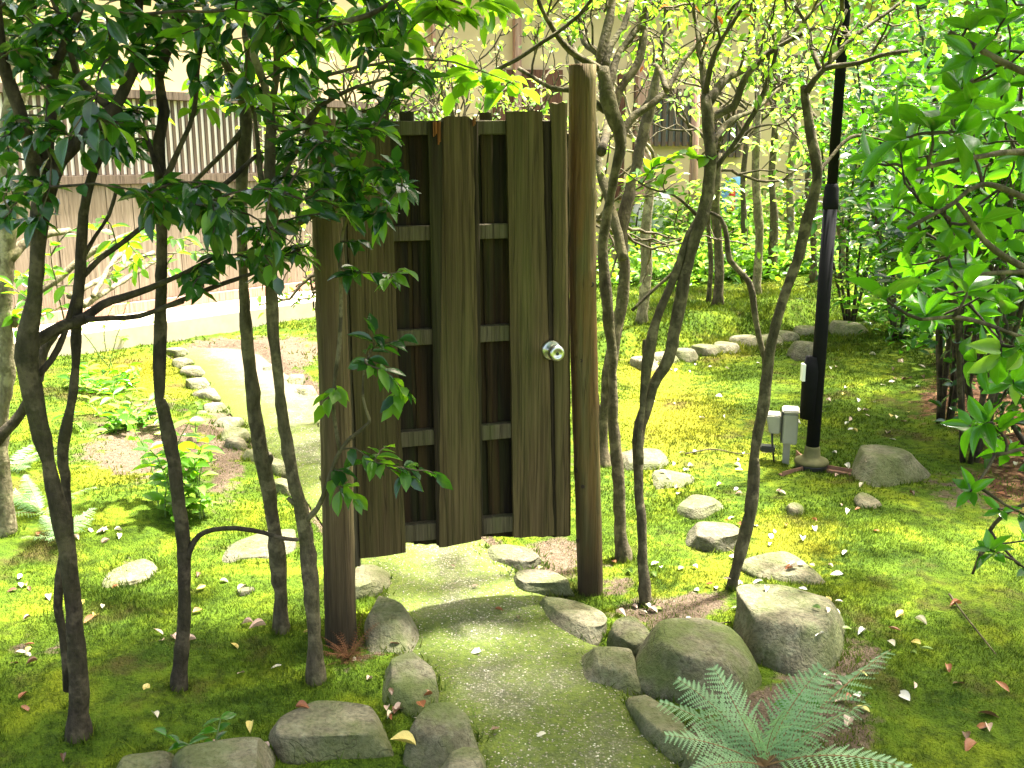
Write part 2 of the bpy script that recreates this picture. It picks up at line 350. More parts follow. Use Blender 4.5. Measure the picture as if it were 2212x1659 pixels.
# ------------------------------------------------------------------ ground, path
def axis(a0, a1, step, far0, far1):
    mid = list(np.arange(a0, a1, step)); lo = []; x = a0; d = step
    while x > far0: d *= 1.22; x -= d; lo.append(x)
    hi = []; x = mid[-1]; d = step
    while x < far1: d *= 1.22; x += d; hi.append(x)
    return np.array(lo[::-1]+mid+hi)
gx = axis(-4.2, 4.6, .045, -90, 90); gy = axis(1.7, 11.0, .045, -60, 150)
X, Y = np.meshgrid(gx, gy); nx, ny = len(gx), len(gy)
BLOBS = {'soil': [(350,980,190,70,.95),(480,950,60,130,.8),(330,900,90,60,.6),(1440,1310,130,40,.95),(1520,1300,80,36,.8),(1200,1195,70,45,1.0),(1560,1400,90,50,.7),(1700,1560,190,120,1.0),(1780,1440,120,50,.9),(1560,1620,120,60,.9),
                  (1860,1420,60,70,.8),(860,1480,40,90,.55),(800,1400,60,60,.6),(520,745,150,24,.95),(620,760,90,40,.9),(2080,1060,120,60,.6),(300,1230,60,26,.6),(110,1400,120,24,.6),(740,1440,80,40,.5),(1330,1250,60,50,.6),
                  (1000,1000,300,60,.5)],
         'dry': [(1450,900,180,120,.85),(1400,800,90,50,.9),(1560,760,90,30,.8),(1650,660,200,30,.5),(300,800,120,50,.95),(360,850,80,40,.8),(260,1040,120,40,.7),(1700,1180,160,90,.75),(1560,1240,140,60,.65),(1420,1270,100,60,.5),(1900,780,200,80,.4),(1600,980,140,70,.6),(2120,1500,130,120,.3)],
         'litter': [(2130,860,160,70,1.0),(2210,980,130,120,.9),(2060,900,100,40,.7),(2250,1080,120,80,.6),(1950,700,120,30,.35)]}
def masks(x, y):
    out = {}
    for k, bl in BLOBS.items():
        m = np.zeros(x.shape)
        for (px, py, rx, ry, a) in bl:
            c = G(px, py); e = G(px+rx, py); f = G(px, py-ry); b_ = G(px, py+ry)
            d2 = ((x-c.x-(f.x-b_.x)/2*(y-c.y)/max(.1, (f.y-b_.y)/2))/(e.x-c.x))**2+((y-c.y)/max(.1, (f.y-b_.y)/2))**2
            m = np.maximum(m, a*np.exp(-d2*.9))
        out[k] = m
    return out
Z = hgt(X, Y); pd = path_dist(X, Y)
Z = Z-0.05*sstep(0.03, -0.06, pd)
mk = masks(X, Y)
mk['soil'] = np.maximum(mk['soil'], .75*sstep(.06, -.02, pd))
idx = np.arange(nx*ny).reshape(ny, nx)
F = np.stack([idx[:-1, :-1], idx[:-1, 1:], idx[1:, 1:], idx[1:, :-1]], -1).reshape(-1, 4)
link('ground', big_mesh('ground', np.stack([X, Y, Z], -1).reshape(-1, 3), F, M['ground'], {k: v.ravel() for k, v in mk.items()}), None, 'structure')
# the path: a sheet of set pebbles, moss creeping in from both edges
NW = 25; NL = 330
l2, r2 = resample(PL, NL), resample(PR, NL); t = np.linspace(0, 1, NW)
pv = l2[:, None, :]*(1-t)[None, :, None]+r2[:, None, :]*t[None, :, None]
pv[:, :, 2] = hgt(pv[:, :, 0], pv[:, :, 1])*.6+.004+.012*(1-(2*t-1)**2)[None, :]-.03*np.abs(2*t-1)[None, :]**6
ed = np.broadcast_to(np.abs(2*t-1)**3, (NL, NW)); bare = sstep(5.2, 7.0, pv[:, :, 1])*sstep(.30, .62, t)[None, :]*1.0+.6*sstep(7.2, 8.4, pv[:, :, 1])
idx = np.arange(NL*NW).reshape(NL, NW)
F = np.stack([idx[:-1, :-1], idx[:-1, 1:], idx[1:, 1:], idx[1:, :-1]], -1).reshape(-1, 4)
link('path', big_mesh('path', pv.reshape(-1, 3), F, M['path'], {'edge': ed.ravel(), 'bare': bare.ravel()}), None, 'structure')
rg = np.random.default_rng(3)
def blades(n, x0, x1, y0, y1, hmin, hmax, w):
    x = rg.uniform(x0, x1, n); y = rg.uniform(y0, y1, n)
    pdd = path_dist(x, y); m = masks(x, y)
    keep = (pdd > .02+rg.normal(0, .03, n)) & (rg.random(n) > 1.15*np.clip(m['soil']+.35*np.sin(9*x+4*y)*np.sin(7*y-3*x)-.12, 0, 1)) & (rg.random(n) > 1.1*m['litter'])
    nz = np.sin(5.3*x+1.7*y)*np.sin(4.1*y-2.2*x+.8)
    keep &= rg.random(n) < .72+.4*nz
    x, y = x[keep], y[keep]; n = len(x); z = hgt(x, y); h = rg.uniform(hmin, hmax, n)*(1+.45*nz[keep]); a = rg.uniform(0, 2*PI, n)
    lx = rg.normal(0, .55, n)*h; ly = rg.normal(0, .55, n)*h
    dx, dy = np.cos(a)*w/2, np.sin(a)*w/2
    V = np.stack([np.stack([x-dx, y-dy, z-.003], 1), np.stack([x+dx, y+dy, z-.003], 1), np.stack([x+lx, y+ly, z+h], 1)], 1).reshape(-1, 3)
    d = np.repeat(m['dry'][keep], 3); tn = np.repeat(rg.random(n), 3)
    return V, d, tn
parts = [blades(230000, -1.9, 2.1, 2.05, 4.2, .006, .016, .0036), blades(150000, -3.6, 3.4, 4.2, 7.5, .007, .016, .008), blades(60000, -4.5, 5.5, 7.5, 11.5, .010, .026, .016),
         blades(26000, 1.0, 3.4, 7.7, 10.4, .02, .045, .014)]
V = np.concatenate([p[0] for p in parts])
mo = link('moss', big_mesh('moss', V, np.arange(len(V)).reshape(-1, 3), M['blades'], {'dry': np.concatenate([p[1] for p in parts]), 'tint': np.concatenate([p[2] for p in parts])}, smooth=False), None, 'stuff')
def pebbles(n, i0, i1, s0, s1):
    octv = np.array([(1,0,0),(-1,0,0),(0,1,0),(0,-1,0),(0,0,1),(0,0,-1)], float)
    octf = np.array([(0,2,4),(2,1,4),(1,3,4),(3,0,4),(2,0,5),(1,2,5),(3,1,5),(0,3,5)])
    i = rg.uniform(i0, i1, n); t = rg.beta(1.6, 1.6, n); k = i.astype(int); f = (i-k)[:, None]
    L = l2[k]*(1-f)+l2[np.minimum(k+1, NL-1)]*f; R = r2[k]*(1-f)+r2[np.minimum(k+1, NL-1)]*f
    p = L*(1-t[:, None])+R*t[:, None]; p[:, 2] = hgt(p[:, 0], p[:, 1])*.6+.004+.012*(1-(2*t-1)**2)-.03*np.abs(2*t-1)**6
    s = rg.uniform(s0, s1, (n, 1))*np.stack([rg.uniform(.7, 1.3, n), rg.uniform(.7, 1.3, n), np.full(n, .55)], 1)
    V = p[:, None, :]+octv[None]*s[:, None, :]
    F = octf[None]+6*np.arange(n)[:, None, None]
    return V.reshape(-1, 3), F.reshape(-1, 3), np.repeat(rg.random(n), 6)
n_ = NT('loose_pebble'); M['pebble'] = n_.fin(n_.ramp(n_.attr('tint'), [(0, (.09, .08, .06)), (.5, (.22, .19, .14)), (.8, (.38, .33, .26)), (1, (.68, .64, .56))]), .55, .4)
V, F, tn = pebbles(11000, 0, 190, .0014, .0040)
link('gravel', big_mesh('gravel', V, F, M['pebble'], {'tint': tn}), None, 'stuff')

# ------------------------------------------------------------------ the house behind
def build_house():
    m_board = m_wood('house_board', (.12, .094, .068), (.235, .19, .142), (.33, .275, .215), stain=.5, gscale=.5)
    m_slat = m_wood('house_slat', (.066, .048, .034), (.125, .094, .068), (.20, .155, .118), stain=.3, gscale=.6)
    m_plaster = m_plain('cream_plaster', (.62, .47, .27), .9, 0, .25, 2.5, .2, .2)
    m_white = m_plain('pale_lattice_backing', (.85, .80, .70), .9, 0, .08, 3)
    m_red = m_wood('red_brown_panel', (.08, .034, .022), (.14, .062, .04), (.20, .095, .062), stain=.3, gscale=.6)
    m_post = m_wood('smooth_house_post', (.28, .15, .11), (.44, .27, .21), (.52, .35, .28), stain=.2, gscale=.7)
    m_conc = m_plain('apron_concrete', (.44, .38, .29), .9, 0, .35, 8, .2, .3)
    m_glass = m_plain('grey_window_paper', (.40, .42, .41), .35, 0, .15, 3)
    m_roof = m_plain('dark_roof_tile', (.10, .10, .105), .6, 0, .3, 15)
    A = Vector((-3.85, 8.5, 0)); ang = math.radians(50)
    h = thing('house', 'old timber house with plank walls, slatted screen and cream plaster behind the garden', 'house', A, 0)
    d = Vector((math.cos(ang), math.sin(ang), 0)); n_ = Vector((math.sin(ang), -math.cos(ang), 0))
    ML = Matrix.Translation((0, 0, 0)) @ Matrix.Rotation(ang, 4, 'Z')        # x along the wall, -y to the garden
    u0, u1 = -3.4, 4.6
    def bx(name, a, b, y0, y1, z0, z1, mat, Mx=ML, parent=h):
        mb = MB(); mb.box(a, b, y0, y1, z0, z1, Mx); return mb.build(name, mat, parent, smooth=False)
    wall = bx('wall', u0, u1, .06, .26, .0, 3.5, m_plaster)
    bx('sill', u0, u1, -.07, .055, .16, .245, m_post)
    u = u0; r = random.Random(4)
    while u < u1-.05:
        w = r.uniform(.17, .25); e = min(u+w, u1)
        bx('plank', u+.003, e-.003, -.012-r.uniform(0, .008), .056, .25, 1.29, m_board); u = e
    bx('rail', u0, u1, -.055, .055, 1.295, 1.37, m_slat)
    bx('rail', u0, u1, -.055, .055, 2.03, 2.10, m_slat)
    bx('lattice_backing', u0, u1, .030, .055, 1.375, 2.025, m_white)
    u = u0+.03
    mb = MB(); mb.box(-.0145, .0145, .010, .026, 1.372, 2.028, ML); sm = mb.mesh('slat', m_slat, False)
    while u < u1-.03:
        o = link('slat', sm, h); o.location = d*u; u += .068
    bx('roof', u0-.3, u1, -.07, 2.4, 3.505, 3.62, m_roof)
    # right wing
    B = A+d*u1; ang2 = math.radians(17); d2 = Vector((math.cos(ang2), math.sin(ang2), 0)); n2 = Vector((math.sin(ang2), -math.cos(ang2), 0))
    MR = Matrix.Translation(B-A) @ Matrix.Rotation(ang2, 4, 'Z')
    def wp(px, py):
        q = ray(px, py); t = (B-EYE).dot(n2)/q.dot(n2); p = EYE+q*t; return (p-B).dot(d2), p.z
    def rb(name, x0, y0, x1, y1, ya, yb, mat, parent=h):
        a, zt = wp(x0, y0); b, zb = wp(x1, y1); mb = MB(); mb.box(a, b, ya, yb, zb, zt, MR); return mb.build(name, mat, parent, smooth=False)
    mb = MB(); mb.box(.0, 9.0, .06, .26, 0, 3.6, MR); mb.build('wall', m_plaster, h, smooth=False)
    a, _ = wp(760, 200)
    for k, (x0, x1) in enumerate([(800,835),(836,872),(873,905),(906,938)]): rb('plank', x0, 178, x1-1, 420, -.01, .055, m_board)
    for x0, x1 in [(1066,1094),(1095,1123),(1126,1150),(1151,1180),(1181,1214)]: rb('panel', x0, 150, x1-1, 420, .0, .055, m_red)
    for x in (938, 1116, 1384): rb('post', x-6, 40, x+7, 470, -.06, .05, m_post)
    rb('panel', 1338, 150, 1352, 430, .01, .055, m_red); rb('batten', 1353, 168, 1362, 430, -.01, .055, m_plaster)
    def win(x0, y0, x1, y1, bars, pane):
        w = rb('window', x0, y0, x1, y1, .02, .055, pane)
        for (p, q, r_, s_) in [(x0-7,y0-5,x0,y1+6),(x1,y0-5,x1+7,y1+6),(x0,y0-5,x1,y0+2),(x0,y1,x1,y1+6)]: rb('frame', p, q, r_, s_, -.02, .05, m_post, w)
        for k in range(bars):
            xx = x0+(x1-x0)*(k+.5)/bars; rb('bar', xx-2.2, y0-12, xx+2.2, y1+10, -.055, -.025, m_slat, w)
    win(1408, 204, 1500, 306, 6, m_glass); win(1668, 132, 1732, 222, 7, m_red)
    win(1540, 250, 1600, 330, 4, m_glass)
    a, z1_ = wp(1466, 60); mb = MB(); c = MR @ Vector((a, -.55, 0)); mb.tube([c, c+Vector((0, 0, 2.9))], [.055, .05], 12); mb.build('column', m_post, h)
    mb = MB(); mb.box(.2, 9.3, -.45, 2.6, 3.5, 3.62, MR); mb.build('roof', m_roof, h, smooth=False)
    # the apron: a raised concrete step along the left wall
    mb = MB(); mb.box(u0, u1-.6, -.78, -.075, -.05, .155, Matrix.Translation(A) @ ML)
    o = mb.build('apron', m_conc, None, smooth=False); o['kind'] = 'structure'
    mb = MB(); mb.box(u0, u1-.6, -.07, .05, -.05, .157, ML); mb.build('footing', m_conc, h, smooth=False)
build_house()

# ------------------------------------------------------------------ stones
def rock_mesh(L, Wd, H, seed, mat, flat=.75, sub=4):
    bm = bmesh.new(); bmesh.ops.create_icosphere(bm, subdivisions=sub, radius=1.0)
    r = np.random.default_rng(seed); co = np.array([v.co[:] for v in bm.verts])
    co[:, :2] = np.sign(co[:, :2])*np.abs(co[:, :2])**.86
    lo = co[:, 2] < 0; nr = np.hypot(co[:, 0], co[:, 1]); f = np.where(lo & (nr > .25), (1+.12*np.abs(co[:, 2]))/np.maximum(nr, .25), 1.0); co[:, :2] *= f[:, None]
    for k in range(15):
        nn = r.normal(size=3); nn[2] = nn[2]*.28+ (0.12 if k % 3 else -.1); nn /= np.linalg.norm(nn); dd = r.uniform(.60, .92)
        ex = co @ nn-dd; co = co-np.where(ex > 0, ex*.93, 0)[:, None]*nn
    tilt = r.normal(0, .07, 2); nn = np.array([tilt[0], tilt[1], 1.]); nn /= np.linalg.norm(nn)
    ex = co @ nn-flat*.40; co = co-np.where(ex > 0, ex*.93, 0)[:, None]*nn
    k1 = r.normal(size=(6, 3))*2.2; ph = r.uniform(0, 6, 6); nz = sum(np.sin(co @ k1[i]+ph[i]) for i in range(6))/6
    k2 = r.normal(size=(6, 3))*9; nz2 = sum(np.sin(co @ k2[i]+ph[i]) for i in range(6))/6
    co = co*(1+.10*nz+.04*nz2)[:, None]
    co[:, 2] -= co[:, 2].max(); tt = np.clip(-co[:, 2]/1.0, 0, 1); co[:, :2] *= (.86+.34*tt*tt*(3-2*tt))[:, None]
    up_ = co[:, 2] > co[:, 2].min()*.42; mx = np.abs(co[up_, :2]).max(0)*.97
    co[:, 0] *= L/2/mx[0]; co[:, 1] *= Wd/2/mx[1]; co[:, 2] *= (H*1.9)/abs(co[:, 2].min()); co[:, 2] += H
    for v, c in zip(bm.verts, co): v.co = c
    for _ in range(3 if sub == 4 else 2): bmesh.ops.smooth_vert(bm, verts=bm.verts, factor=.5, use_axis_x=True, use_axis_y=True, use_axis_z=True)
    me = bpy.data.meshes.new('stone'); bm.to_mesh(me); bm.free(); me.materials.append(mat)
    me.polygons.foreach_set('use_smooth', np.ones(len(me.polygons), bool)); return me
def stone(p1, p2, w, h, label, mat='stone', name='stone', group=None, flat=.75, sub=4, cat='stone', seed=None):
    z0 = hz(*onground(*p1)[:2])
    h *= .74; w *= 1.22
    a = G(*p1, z0+h); b = G(*p2, z0+h); c = (a+b)/2; L = (b-a).length*1.13
    o = link(name, rock_mesh(L, w, h, seed or int(p1[0]*7+p1[1]), M[mat], flat, sub))
    o.location = (c.x, c.y, hz(c.x, c.y)); o.rotation_euler = (0, 0, math.atan2(b.y-a.y, b.x-a.x))
    STONES.append((c.x, c.y, L, w, o.rotation_euler[2])); return tag(o, label, cat, group)
STONES = []
gR, gL = 'stones edging the right side of the path', 'stones edging the left side of the path'
stone((1044,1172),(1168,1200),.16,.045,'pale sunlit flat stone just behind the gate, farthest of the path edging',  'stone_pale', group=gR)
stone((1101,1222),(1228,1254),.15,.06,'pale oval stone with a green leaf on it below the gate corner', 'stone_pale', group=gR)
stone((1180,1285),(1305,1350),.14,.06,'grey-green bean-shaped flat stone between right gate post and path', group=gR)
stone((1288,1385),(1372,1455),.15,.085,'rounded flat oval stone beside the dark mossy boulder', group=gR)
stone((1364,1492),(1492,1602),.10,.06,'long narrow edging stone next to the big fern', group=gR)
stone((1320,1362),(1415,1358),.16,.10,'dark grey stone tucked behind the oval edging stone', 'stone_dark', group=gR)
stone((1372,1384),(1618,1374),.29,.18,'large rounded mossy boulder behind the fern, lit flat top', 'stone_dark', name='boulder', cat='boulder', flat=.8, seed=58)
stone((1592,1298),(1820,1284),.38,.18,'largest angular boulder with broad flat top and dark front', 'stone', name='boulder', cat='boulder', flat=.95, seed=12)
stone((1620,1185),(1732,1248),.20,.05,'flat tapering slab touching the back of the largest boulder', 'stone')
stone((1494,1140),(1604,1140),.20,.09,'pale lumpy stone on the moss behind the slanting thin trunk', 'stone_pale')
stone((1456,1078),(1556,1084),.26,.05,'wide flat sunlit stone set in moss, middle of three', 'stone_pale', group='flat stones set in the sunlit moss')
stone((1396,1018),(1492,1022),.22,.04,'low flat sunlit stone between two flat stones in moss', 'stone_pale', group='flat stones set in the sunlit moss')
stone((1345,975),(1440,980),.26,.06,'white sunlit stone behind the forked trunk, farthest flat one', 'stone_pale', group='flat stones set in the sunlit moss')
stone((1484,1652),(1556,1640),.11,.05,'small grey stone at the fern foot, cut by the frame', group=gR)
stone((822,1278),(846,1362),.145,.10,'upright cream-grey stone at the foot of left gate post', group=gL)
stone((796,1215),(788,1270),.14,.06,'grey stone under the gate corner behind the left post', group=gL)
stone((872,1390),(904,1500),.14,.09,'long dark mossy stone between brown dead fern and path', 'stone_dark', group=gL)
stone((926,1510),(984,1590),.18,.12,'thick mossy stone with a rust leaf on its top', 'stone_dark', group=gL)
stone((958,1642),(1042,1640),.15,.06,'grey stone by the path at the bottom frame edge', group=gL)
gF = 'row of stones in the near moss'
stone((588,1552),(822,1530),.22,.10,'broad mossy block stone, biggest of the front row', 'stone', group=gF, flat=.95, seed=5)
stone((372,1640),(596,1618),.20,.11,'low tapered stone with a rust leaf, middle of front row', 'stone', group=gF)
stone((240,1658),(368,1650),.20,.07,'low stone mostly cut off by the frame, end of front row', 'stone', group=gF)
stone((492,1166),(648,1166),.34,.04,'big pale flat stepping slab behind the thin trunks', 'stone_pale')
stone((239,1226),(341,1224),.22,.015,'sunken grey stone barely showing through the moss', 'stone')
stone((514,1272),(546,1274),.05,.02,'tiny pale stone in moss between two thin trunks', 'stone_pale', sub=3)
back = [(512,948,36,'small angular stone ending the low wall'),(504,921,58,'broad flat-topped stone second in the low wall'),(495,893,62,'widest pale stone of the low wall'),(462,866,48,'dark-sided stone midway along the low wall'),
        (442,845,40,'rounded stone midway along the low wall'),(424,820,46,'flat light stone of the low wall beyond the bend'),(410,790,40,'grey stone of the low wall near the apron'),(394,774,36,'small dark stone of the low wall near the apron'),(377,754,32,'last stone of the low wall touching the apron'),
        (556,972,58,'mossy flat stone where the low wall meets the path'),(598,998,36,'tan stone beside the trunk nearest the low wall'),(610,1036,36,'tan flat stone in moss left of the gate post')]
for (px, py, w, lab) in back: stone((px-w/2, py+3), (px+w/2, py-3), .14, .065, lab, 'stone', group='stones of the low wall left of the path', sub=3)
for (px, py, w, lab) in [(580,784,22,'small pale stone on the far side of the path'),(640,812,32,'grey stone on the far path edge beside left post'),(662,834,34,'dark grey stone half hidden by the left gate post')]:
    stone((px-w/2, py), (px+w/2, py), .16, .06, lab, 'stone', group='stones on the far side of the path', sub=3)
edge = [(1388,764,52,'bright end stone of the mound edging behind the forked trunk'),(1436,758,44,'second edging stone, low and mossy'),(1478,752,46,'grey edging stone below the orange moss'),(1522,746,48,'rounded grey edging stone of the moss mound'),(1567,737,50,'flat pale edging stone of the moss mound'),
        (1614,727,50,'long edging stone behind the thin dark branch'),(1662,715,46,'blocky grey edging stone touching the thin trunk'),(1697,714,34,'dark end block beside the thin trunk in the edging'),(1740,708,46,'last low edging stone left of the black pole')]
for (px, py, w, lab) in edge: stone((px-w/2, py), (px+w/2, py-4), .22, .09, lab, 'stone', group='stones edging the raised moss mound', sub=3)
stone((1728,690),(1768,684),.24,.17,'yellowish upright rock left of the black pole', 'stone_pale', name='rock', cat='rock', sub=3, flat=1.1)
stone((1790,690),(1866,690),.40,.14,'low grey rock right of the black pole among leaves', 'stone', name='rock', cat='rock', sub=3)
stone((1850,960),(1984,984),.36,.20,'flat-topped angular rock with dark front beside the pole foot', 'stone', name='rock', cat='rock', flat=1.0, seed=77)
stone((1844,1066),(1900,1068),.16,.05,'small tan stone in front of the flat-topped rock', 'stone', sub=3)
stone((1696,1088),(1736,1090),.10,.05,'small dark stone on moss below the grey box', 'stone_dark', sub=3)

def collars():                    # moss creeping up round each stone
    Vs = []; T_ = []
    for (cx, cy, L, w, a) in STONES:
        if cy > 9 : continue
        n = int(900*L)+20; th = rg.uniform(0, 2*PI, n); q = .42+np.abs(rg.normal(0, .09, n)); lx = np.cos(th)*L*q; ly = np.sin(th)*w*q
        x = cx+lx*math.cos(a)-ly*math.sin(a); y = cy+lx*math.sin(a)+ly*math.cos(a); keep = (np.sin(7*th+cx*9)+rg.normal(0, .5, n) > -.35); x, y = x[keep], y[keep]; n = len(x)
        h = rg.uniform(.012, .034, n); wd = .003+.0011*cy; al = rg.uniform(0, 2*PI, n); dx, dy = np.cos(al)*wd/2, np.sin(al)*wd/2; z = hgt(x, y)-.002; jx = rg.normal(0, .5, n)*h; jy = rg.normal(0, .5, n)*h
        Vs.append(np.stack([np.stack([x-dx, y-dy, z], 1), np.stack([x+dx, y+dy, z], 1), np.stack([x+jx, y+jy, z+h], 1)], 1).reshape(-1, 3)); T_.append(np.repeat(rg.random(n), 3))
    V = np.concatenate(Vs); link('moss', big_mesh('moss', V, np.arange(len(V)).reshape(-1, 3), M['blades'], {'dry': np.zeros(len(V)), 'tint': np.concatenate(T_)}, smooth=False), None, 'stuff')

# ------------------------------------------------------------------ gate and its posts
def log_post(name, base, top, r0, r1, mat, label, seed):
    t = thing(name, label, 'gate post', base)
    r = np.random.default_rng(seed); n = 40; sd = 24; V = []; Fc = []
    th = np.linspace(0, 2*PI, sd, endpoint=False); d = top-base
    kn = [(r.uniform(.1, .95), r.uniform(PI, 2*PI), r.uniform(.012, .02)) for _ in range(9)]
    for i in range(n):
        f = i/(n-1); R = r0+(r1-r0)*f
        rr = R*(1+.03*np.sin(2*th+3*f)+.02*np.sin(5*th-4*f)+.012*r.normal(size=sd))
        for (kf, ka, ks) in kn:
            da = np.angle(np.exp(1j*(th-ka))); rr += .007*np.exp(-(da*R/ks)**2-((f-kf)*d.length/ks)**2)
        c = d*f+Vector((.006*math.sin(5*f+seed), .004*math.cos(4*f), 0))
        if i == 0: c = c-Vector((0, 0, .12))
        V += [(c.x+a*math.cos(q), c.y+a*math.sin(q), c.z) for a, q in zip(rr, th)]
    for i in range(n-1):
        for k in range(sd):
            k2 = (k+1) % sd; Fc.append((i*sd+k, i*sd+k2, (i+1)*sd+k2, (i+1)*sd+k))
    Fc.append(tuple((n-1)*sd+k for k in range(sd)))
    mb = MB(); mb.add(V, Fc); mb.build('log', mat, t)
    for (kf, ka, ks) in kn:
        R = r0+(r1-r0)*kf+.005; c = d*kf; nrm = Vector((math.cos(ka), math.sin(ka), 0))
        q = Matrix.Translation(c+nrm*(R-.004)) @ nrm.to_track_quat('Z', 'Y').to_matrix().to_4x4()
        mb = MB(); s = ks*.55; mb.lathe([(s, 0), (s*.9, .003), (s*.5, .0035), (s*.15, .0015)], 10, q); mb.build('knot', M['knot'], t)
    return t
pbl = onground(740, 1388); ptl = PY(698, 258, pbl.y)
log_post('gate_post', pbl, ptl, .050, .042, M['post_l'], 'round log gate post among the camellia trunks, dead fern at its foot', 5)
pbr = onground(1272, 1280); ptr = PY(1256, 140, pbr.y+.03)
log_post('gate_post', pbr, ptr, .047, .045, M['post_r'], 'tall reddish-brown log gate post on the latch side', 8)
P1, P2 = PY(770, 1212, 3.12), PY(1228, 1156, 3.33)
gd = Vector((P2.x-P1.x, P2.y-P1.y, 0)).normalized(); gn = Vector((-gd.y, gd.x, 0)); GO = Vector((P1.x, P1.y, 0))
def gp(px, py, off=0.0):
    q = ray(px, py); t = (GO+gn*off-EYE).dot(gn)/q.dot(gn); p = EYE+q*t; return (p-GO).dot(gd), p.z
def build_gate():
    g = thing('garden_gate', 'weathered wooden board gate with steel knob hanging between two log posts', 'gate', GO, math.atan2(gd.y, gd.x))
    r = np.random.default_rng(11)
    def board(name, quad, off, th, mat, top=None, wob=.0009, label=None):
        (a, b, c, d) = [gp(*q, off) for q in quad]                    # TL TR BR BL
        n = 26; L = []; R = []
        for i in range(n):
            f = i/(n-1); wl = 0 if i in (0,) else r.normal(0, wob); wr = r.normal(0, wob)
            L.append((a[0]+(d[0]-a[0])*f+wl, a[1]+(d[1]-a[1])*f)); R.append((b[0]+(c[0]-b[0])*f+wr, b[1]+(c[1]-b[1])*f))
        K = 7; V = []; Fc = []
        for side, y in ((0, off), (1, off+th)):
            for i in range(n):
                for k in range(K):
                    s = k/(K-1); u = L[i][0]*(1-s)+R[i][0]*s; z = L[i][1]*(1-s)+R[i][1]*s
                    if i == 0 and top: z -= np.interp(s, [q[0] for q in top], [q[1] for q in top])
                    elif i == 0: z += r.normal(0, .0015)
                    if i == n-1: z += r.normal(0, .0015)
                    cup = .0022*(1-(2*s-1)**2)*(-1 if side == 0 else 0)
                    ed = .003 if k in (0, K-1) and side == 0 else 0
                    V.append((u, y+cup+ed, z))
        N = n*K; q = lambda s_, i, k: s_*N+i*K+k
        for i in range(n-1):
            for k in range(K-1):
                Fc.append((q(0,i,k), q(0,i+1,k), q(0,i+1,k+1), q(0,i,k+1))); Fc.append((q(1,i,k), q(1,i,k+1), q(1,i+1,k+1), q(1,i+1,k)))
            Fc.append((q(0,i,0), q(1,i,0), q(1,i+1,0), q(0,i+1,0))); Fc.append((q(0,i,K-1), q(0,i+1,K-1), q(1,i+1,K-1), q(1,i,K-1)))
        for k in range(K-1):
            Fc.append((q(0,0,k), q(0,0,k+1), q(1,0,k+1), q(1,0,k))); Fc.append((q(0,n-1,k), q(1,n-1,k), q(1,n-1,k+1), q(0,n-1,k+1)))
        mb = MB(); mb.add(V, Fc); o = mb.build(name, mat, g, smooth=False)
        if label: o['label'] = label
        return o
    W_ = M['gate_wood']
    board('hanging_stile', [(726,262),(740,262),(779,1222),(764,1225)], .012, .03, M['gate_rail'])
    board('front_board', [(741,238),(840,238),(877,1193),(779,1208)], 0, .018, W_, label='wide left front board, green-grey')
    board('dark_strip', [(925,262),(962,262),(957,1176),(944,1180)], .007, .011, M['gate_dark'])  # narrow darker strip set back along the board edge
    board('dark_strip', [(1016,258),(1033,264),(1044,1158),(1034,1160)], .007, .011, M['gate_dark'])
    board('front_board', [(957,250),(1022,250),(1041,1166),(949,1184)], 0, .018, W_, top=[(0,.006),(.1,.0),(.5,.003),(.8,.0),(.9,.006),(1,.012)], label='middle front board with broken top')
    board('front_board', [(1095,240),(1172,240),(1197,1157),(1111,1161)], 0, .018, W_, label='right front board carrying the knob')
    board('dark_strip', [(1172,262),(1191,262),(1201,1155),(1196,1155)], .009, .012, M['gate_dark'])
    board('front_board', [(1192,222),(1226,222),(1231,1156),(1202,1158)], -.002, .02, W_, label='narrow latch-side board, taller than the rest')
    for (xl, a, b, xr, c, d) in [(842,261,292,1097,260,290),(853,489,522,1101,483,515),(858,714,748,1104,702,736),(866,934,967,1108,914,946),(875,1136,1172,1112,1114,1148)]:
        (u0, zt0), (u1, zt1) = gp(xl, a, .02), gp(xr, c, .02); zb0, zb1 = gp(xl, b, .02)[1], gp(xr, d, .02)[1]
        ua, ub = gp(738, a, .02)[0], gp(1222, c, .02)[0]
        f = lambda u, p, q: p+(q-p)*(u-u0)/(u1-u0)
        mb = MB(); V = []; xs = np.linspace(ua, ub, 14)
        for u in xs:
            for (y, z) in ((.0185, f(u, zb0, zb1)+.002), (.0185, f(u, zt0, zt1)-.002), (.0215, f(u, zt0, zt1)), (.05, f(u, zt0, zt1)), (.05, f(u, zb0, zb1)), (.0215, f(u, zb0, zb1))): V.append((u, y+r.normal(0, .0004), z+r.normal(0, .0006)))
        Fc = [(i*6+k, i*6+(k+1) % 6, (i+1)*6+(k+1) % 6, (i+1)*6+k) for i in range(13) for k in range(6)]+[tuple(range(6))[::-1], tuple(78+k for k in range(6))]
        mb.add(V, Fc); mb.build('rail', M['gate_rail'], g, smooth=False)
    bk = 0
    for (x0, x1, x2, x3, yt) in [(745,800,835,782,300),(801,866,898,836,290),(868,888,912,899,240),(889,958,980,913,288),(959,1040,1062,981,292),(1042,1058,1076,1064,243),(1059,1130,1150,1077,290),(1131,1185,1196,1151,290),(1186,1224,1229,1197,290)]:
        bk += 1; board('back_board', [(x0-5,yt),(x1+5,yt),(x2+5,1158 if x0 > 950 else 1172),(x3-5,1160 if x0 > 950 else 1176)], .0505+.0135*(bk % 2), .013, M['gate_back'], wob=.001)
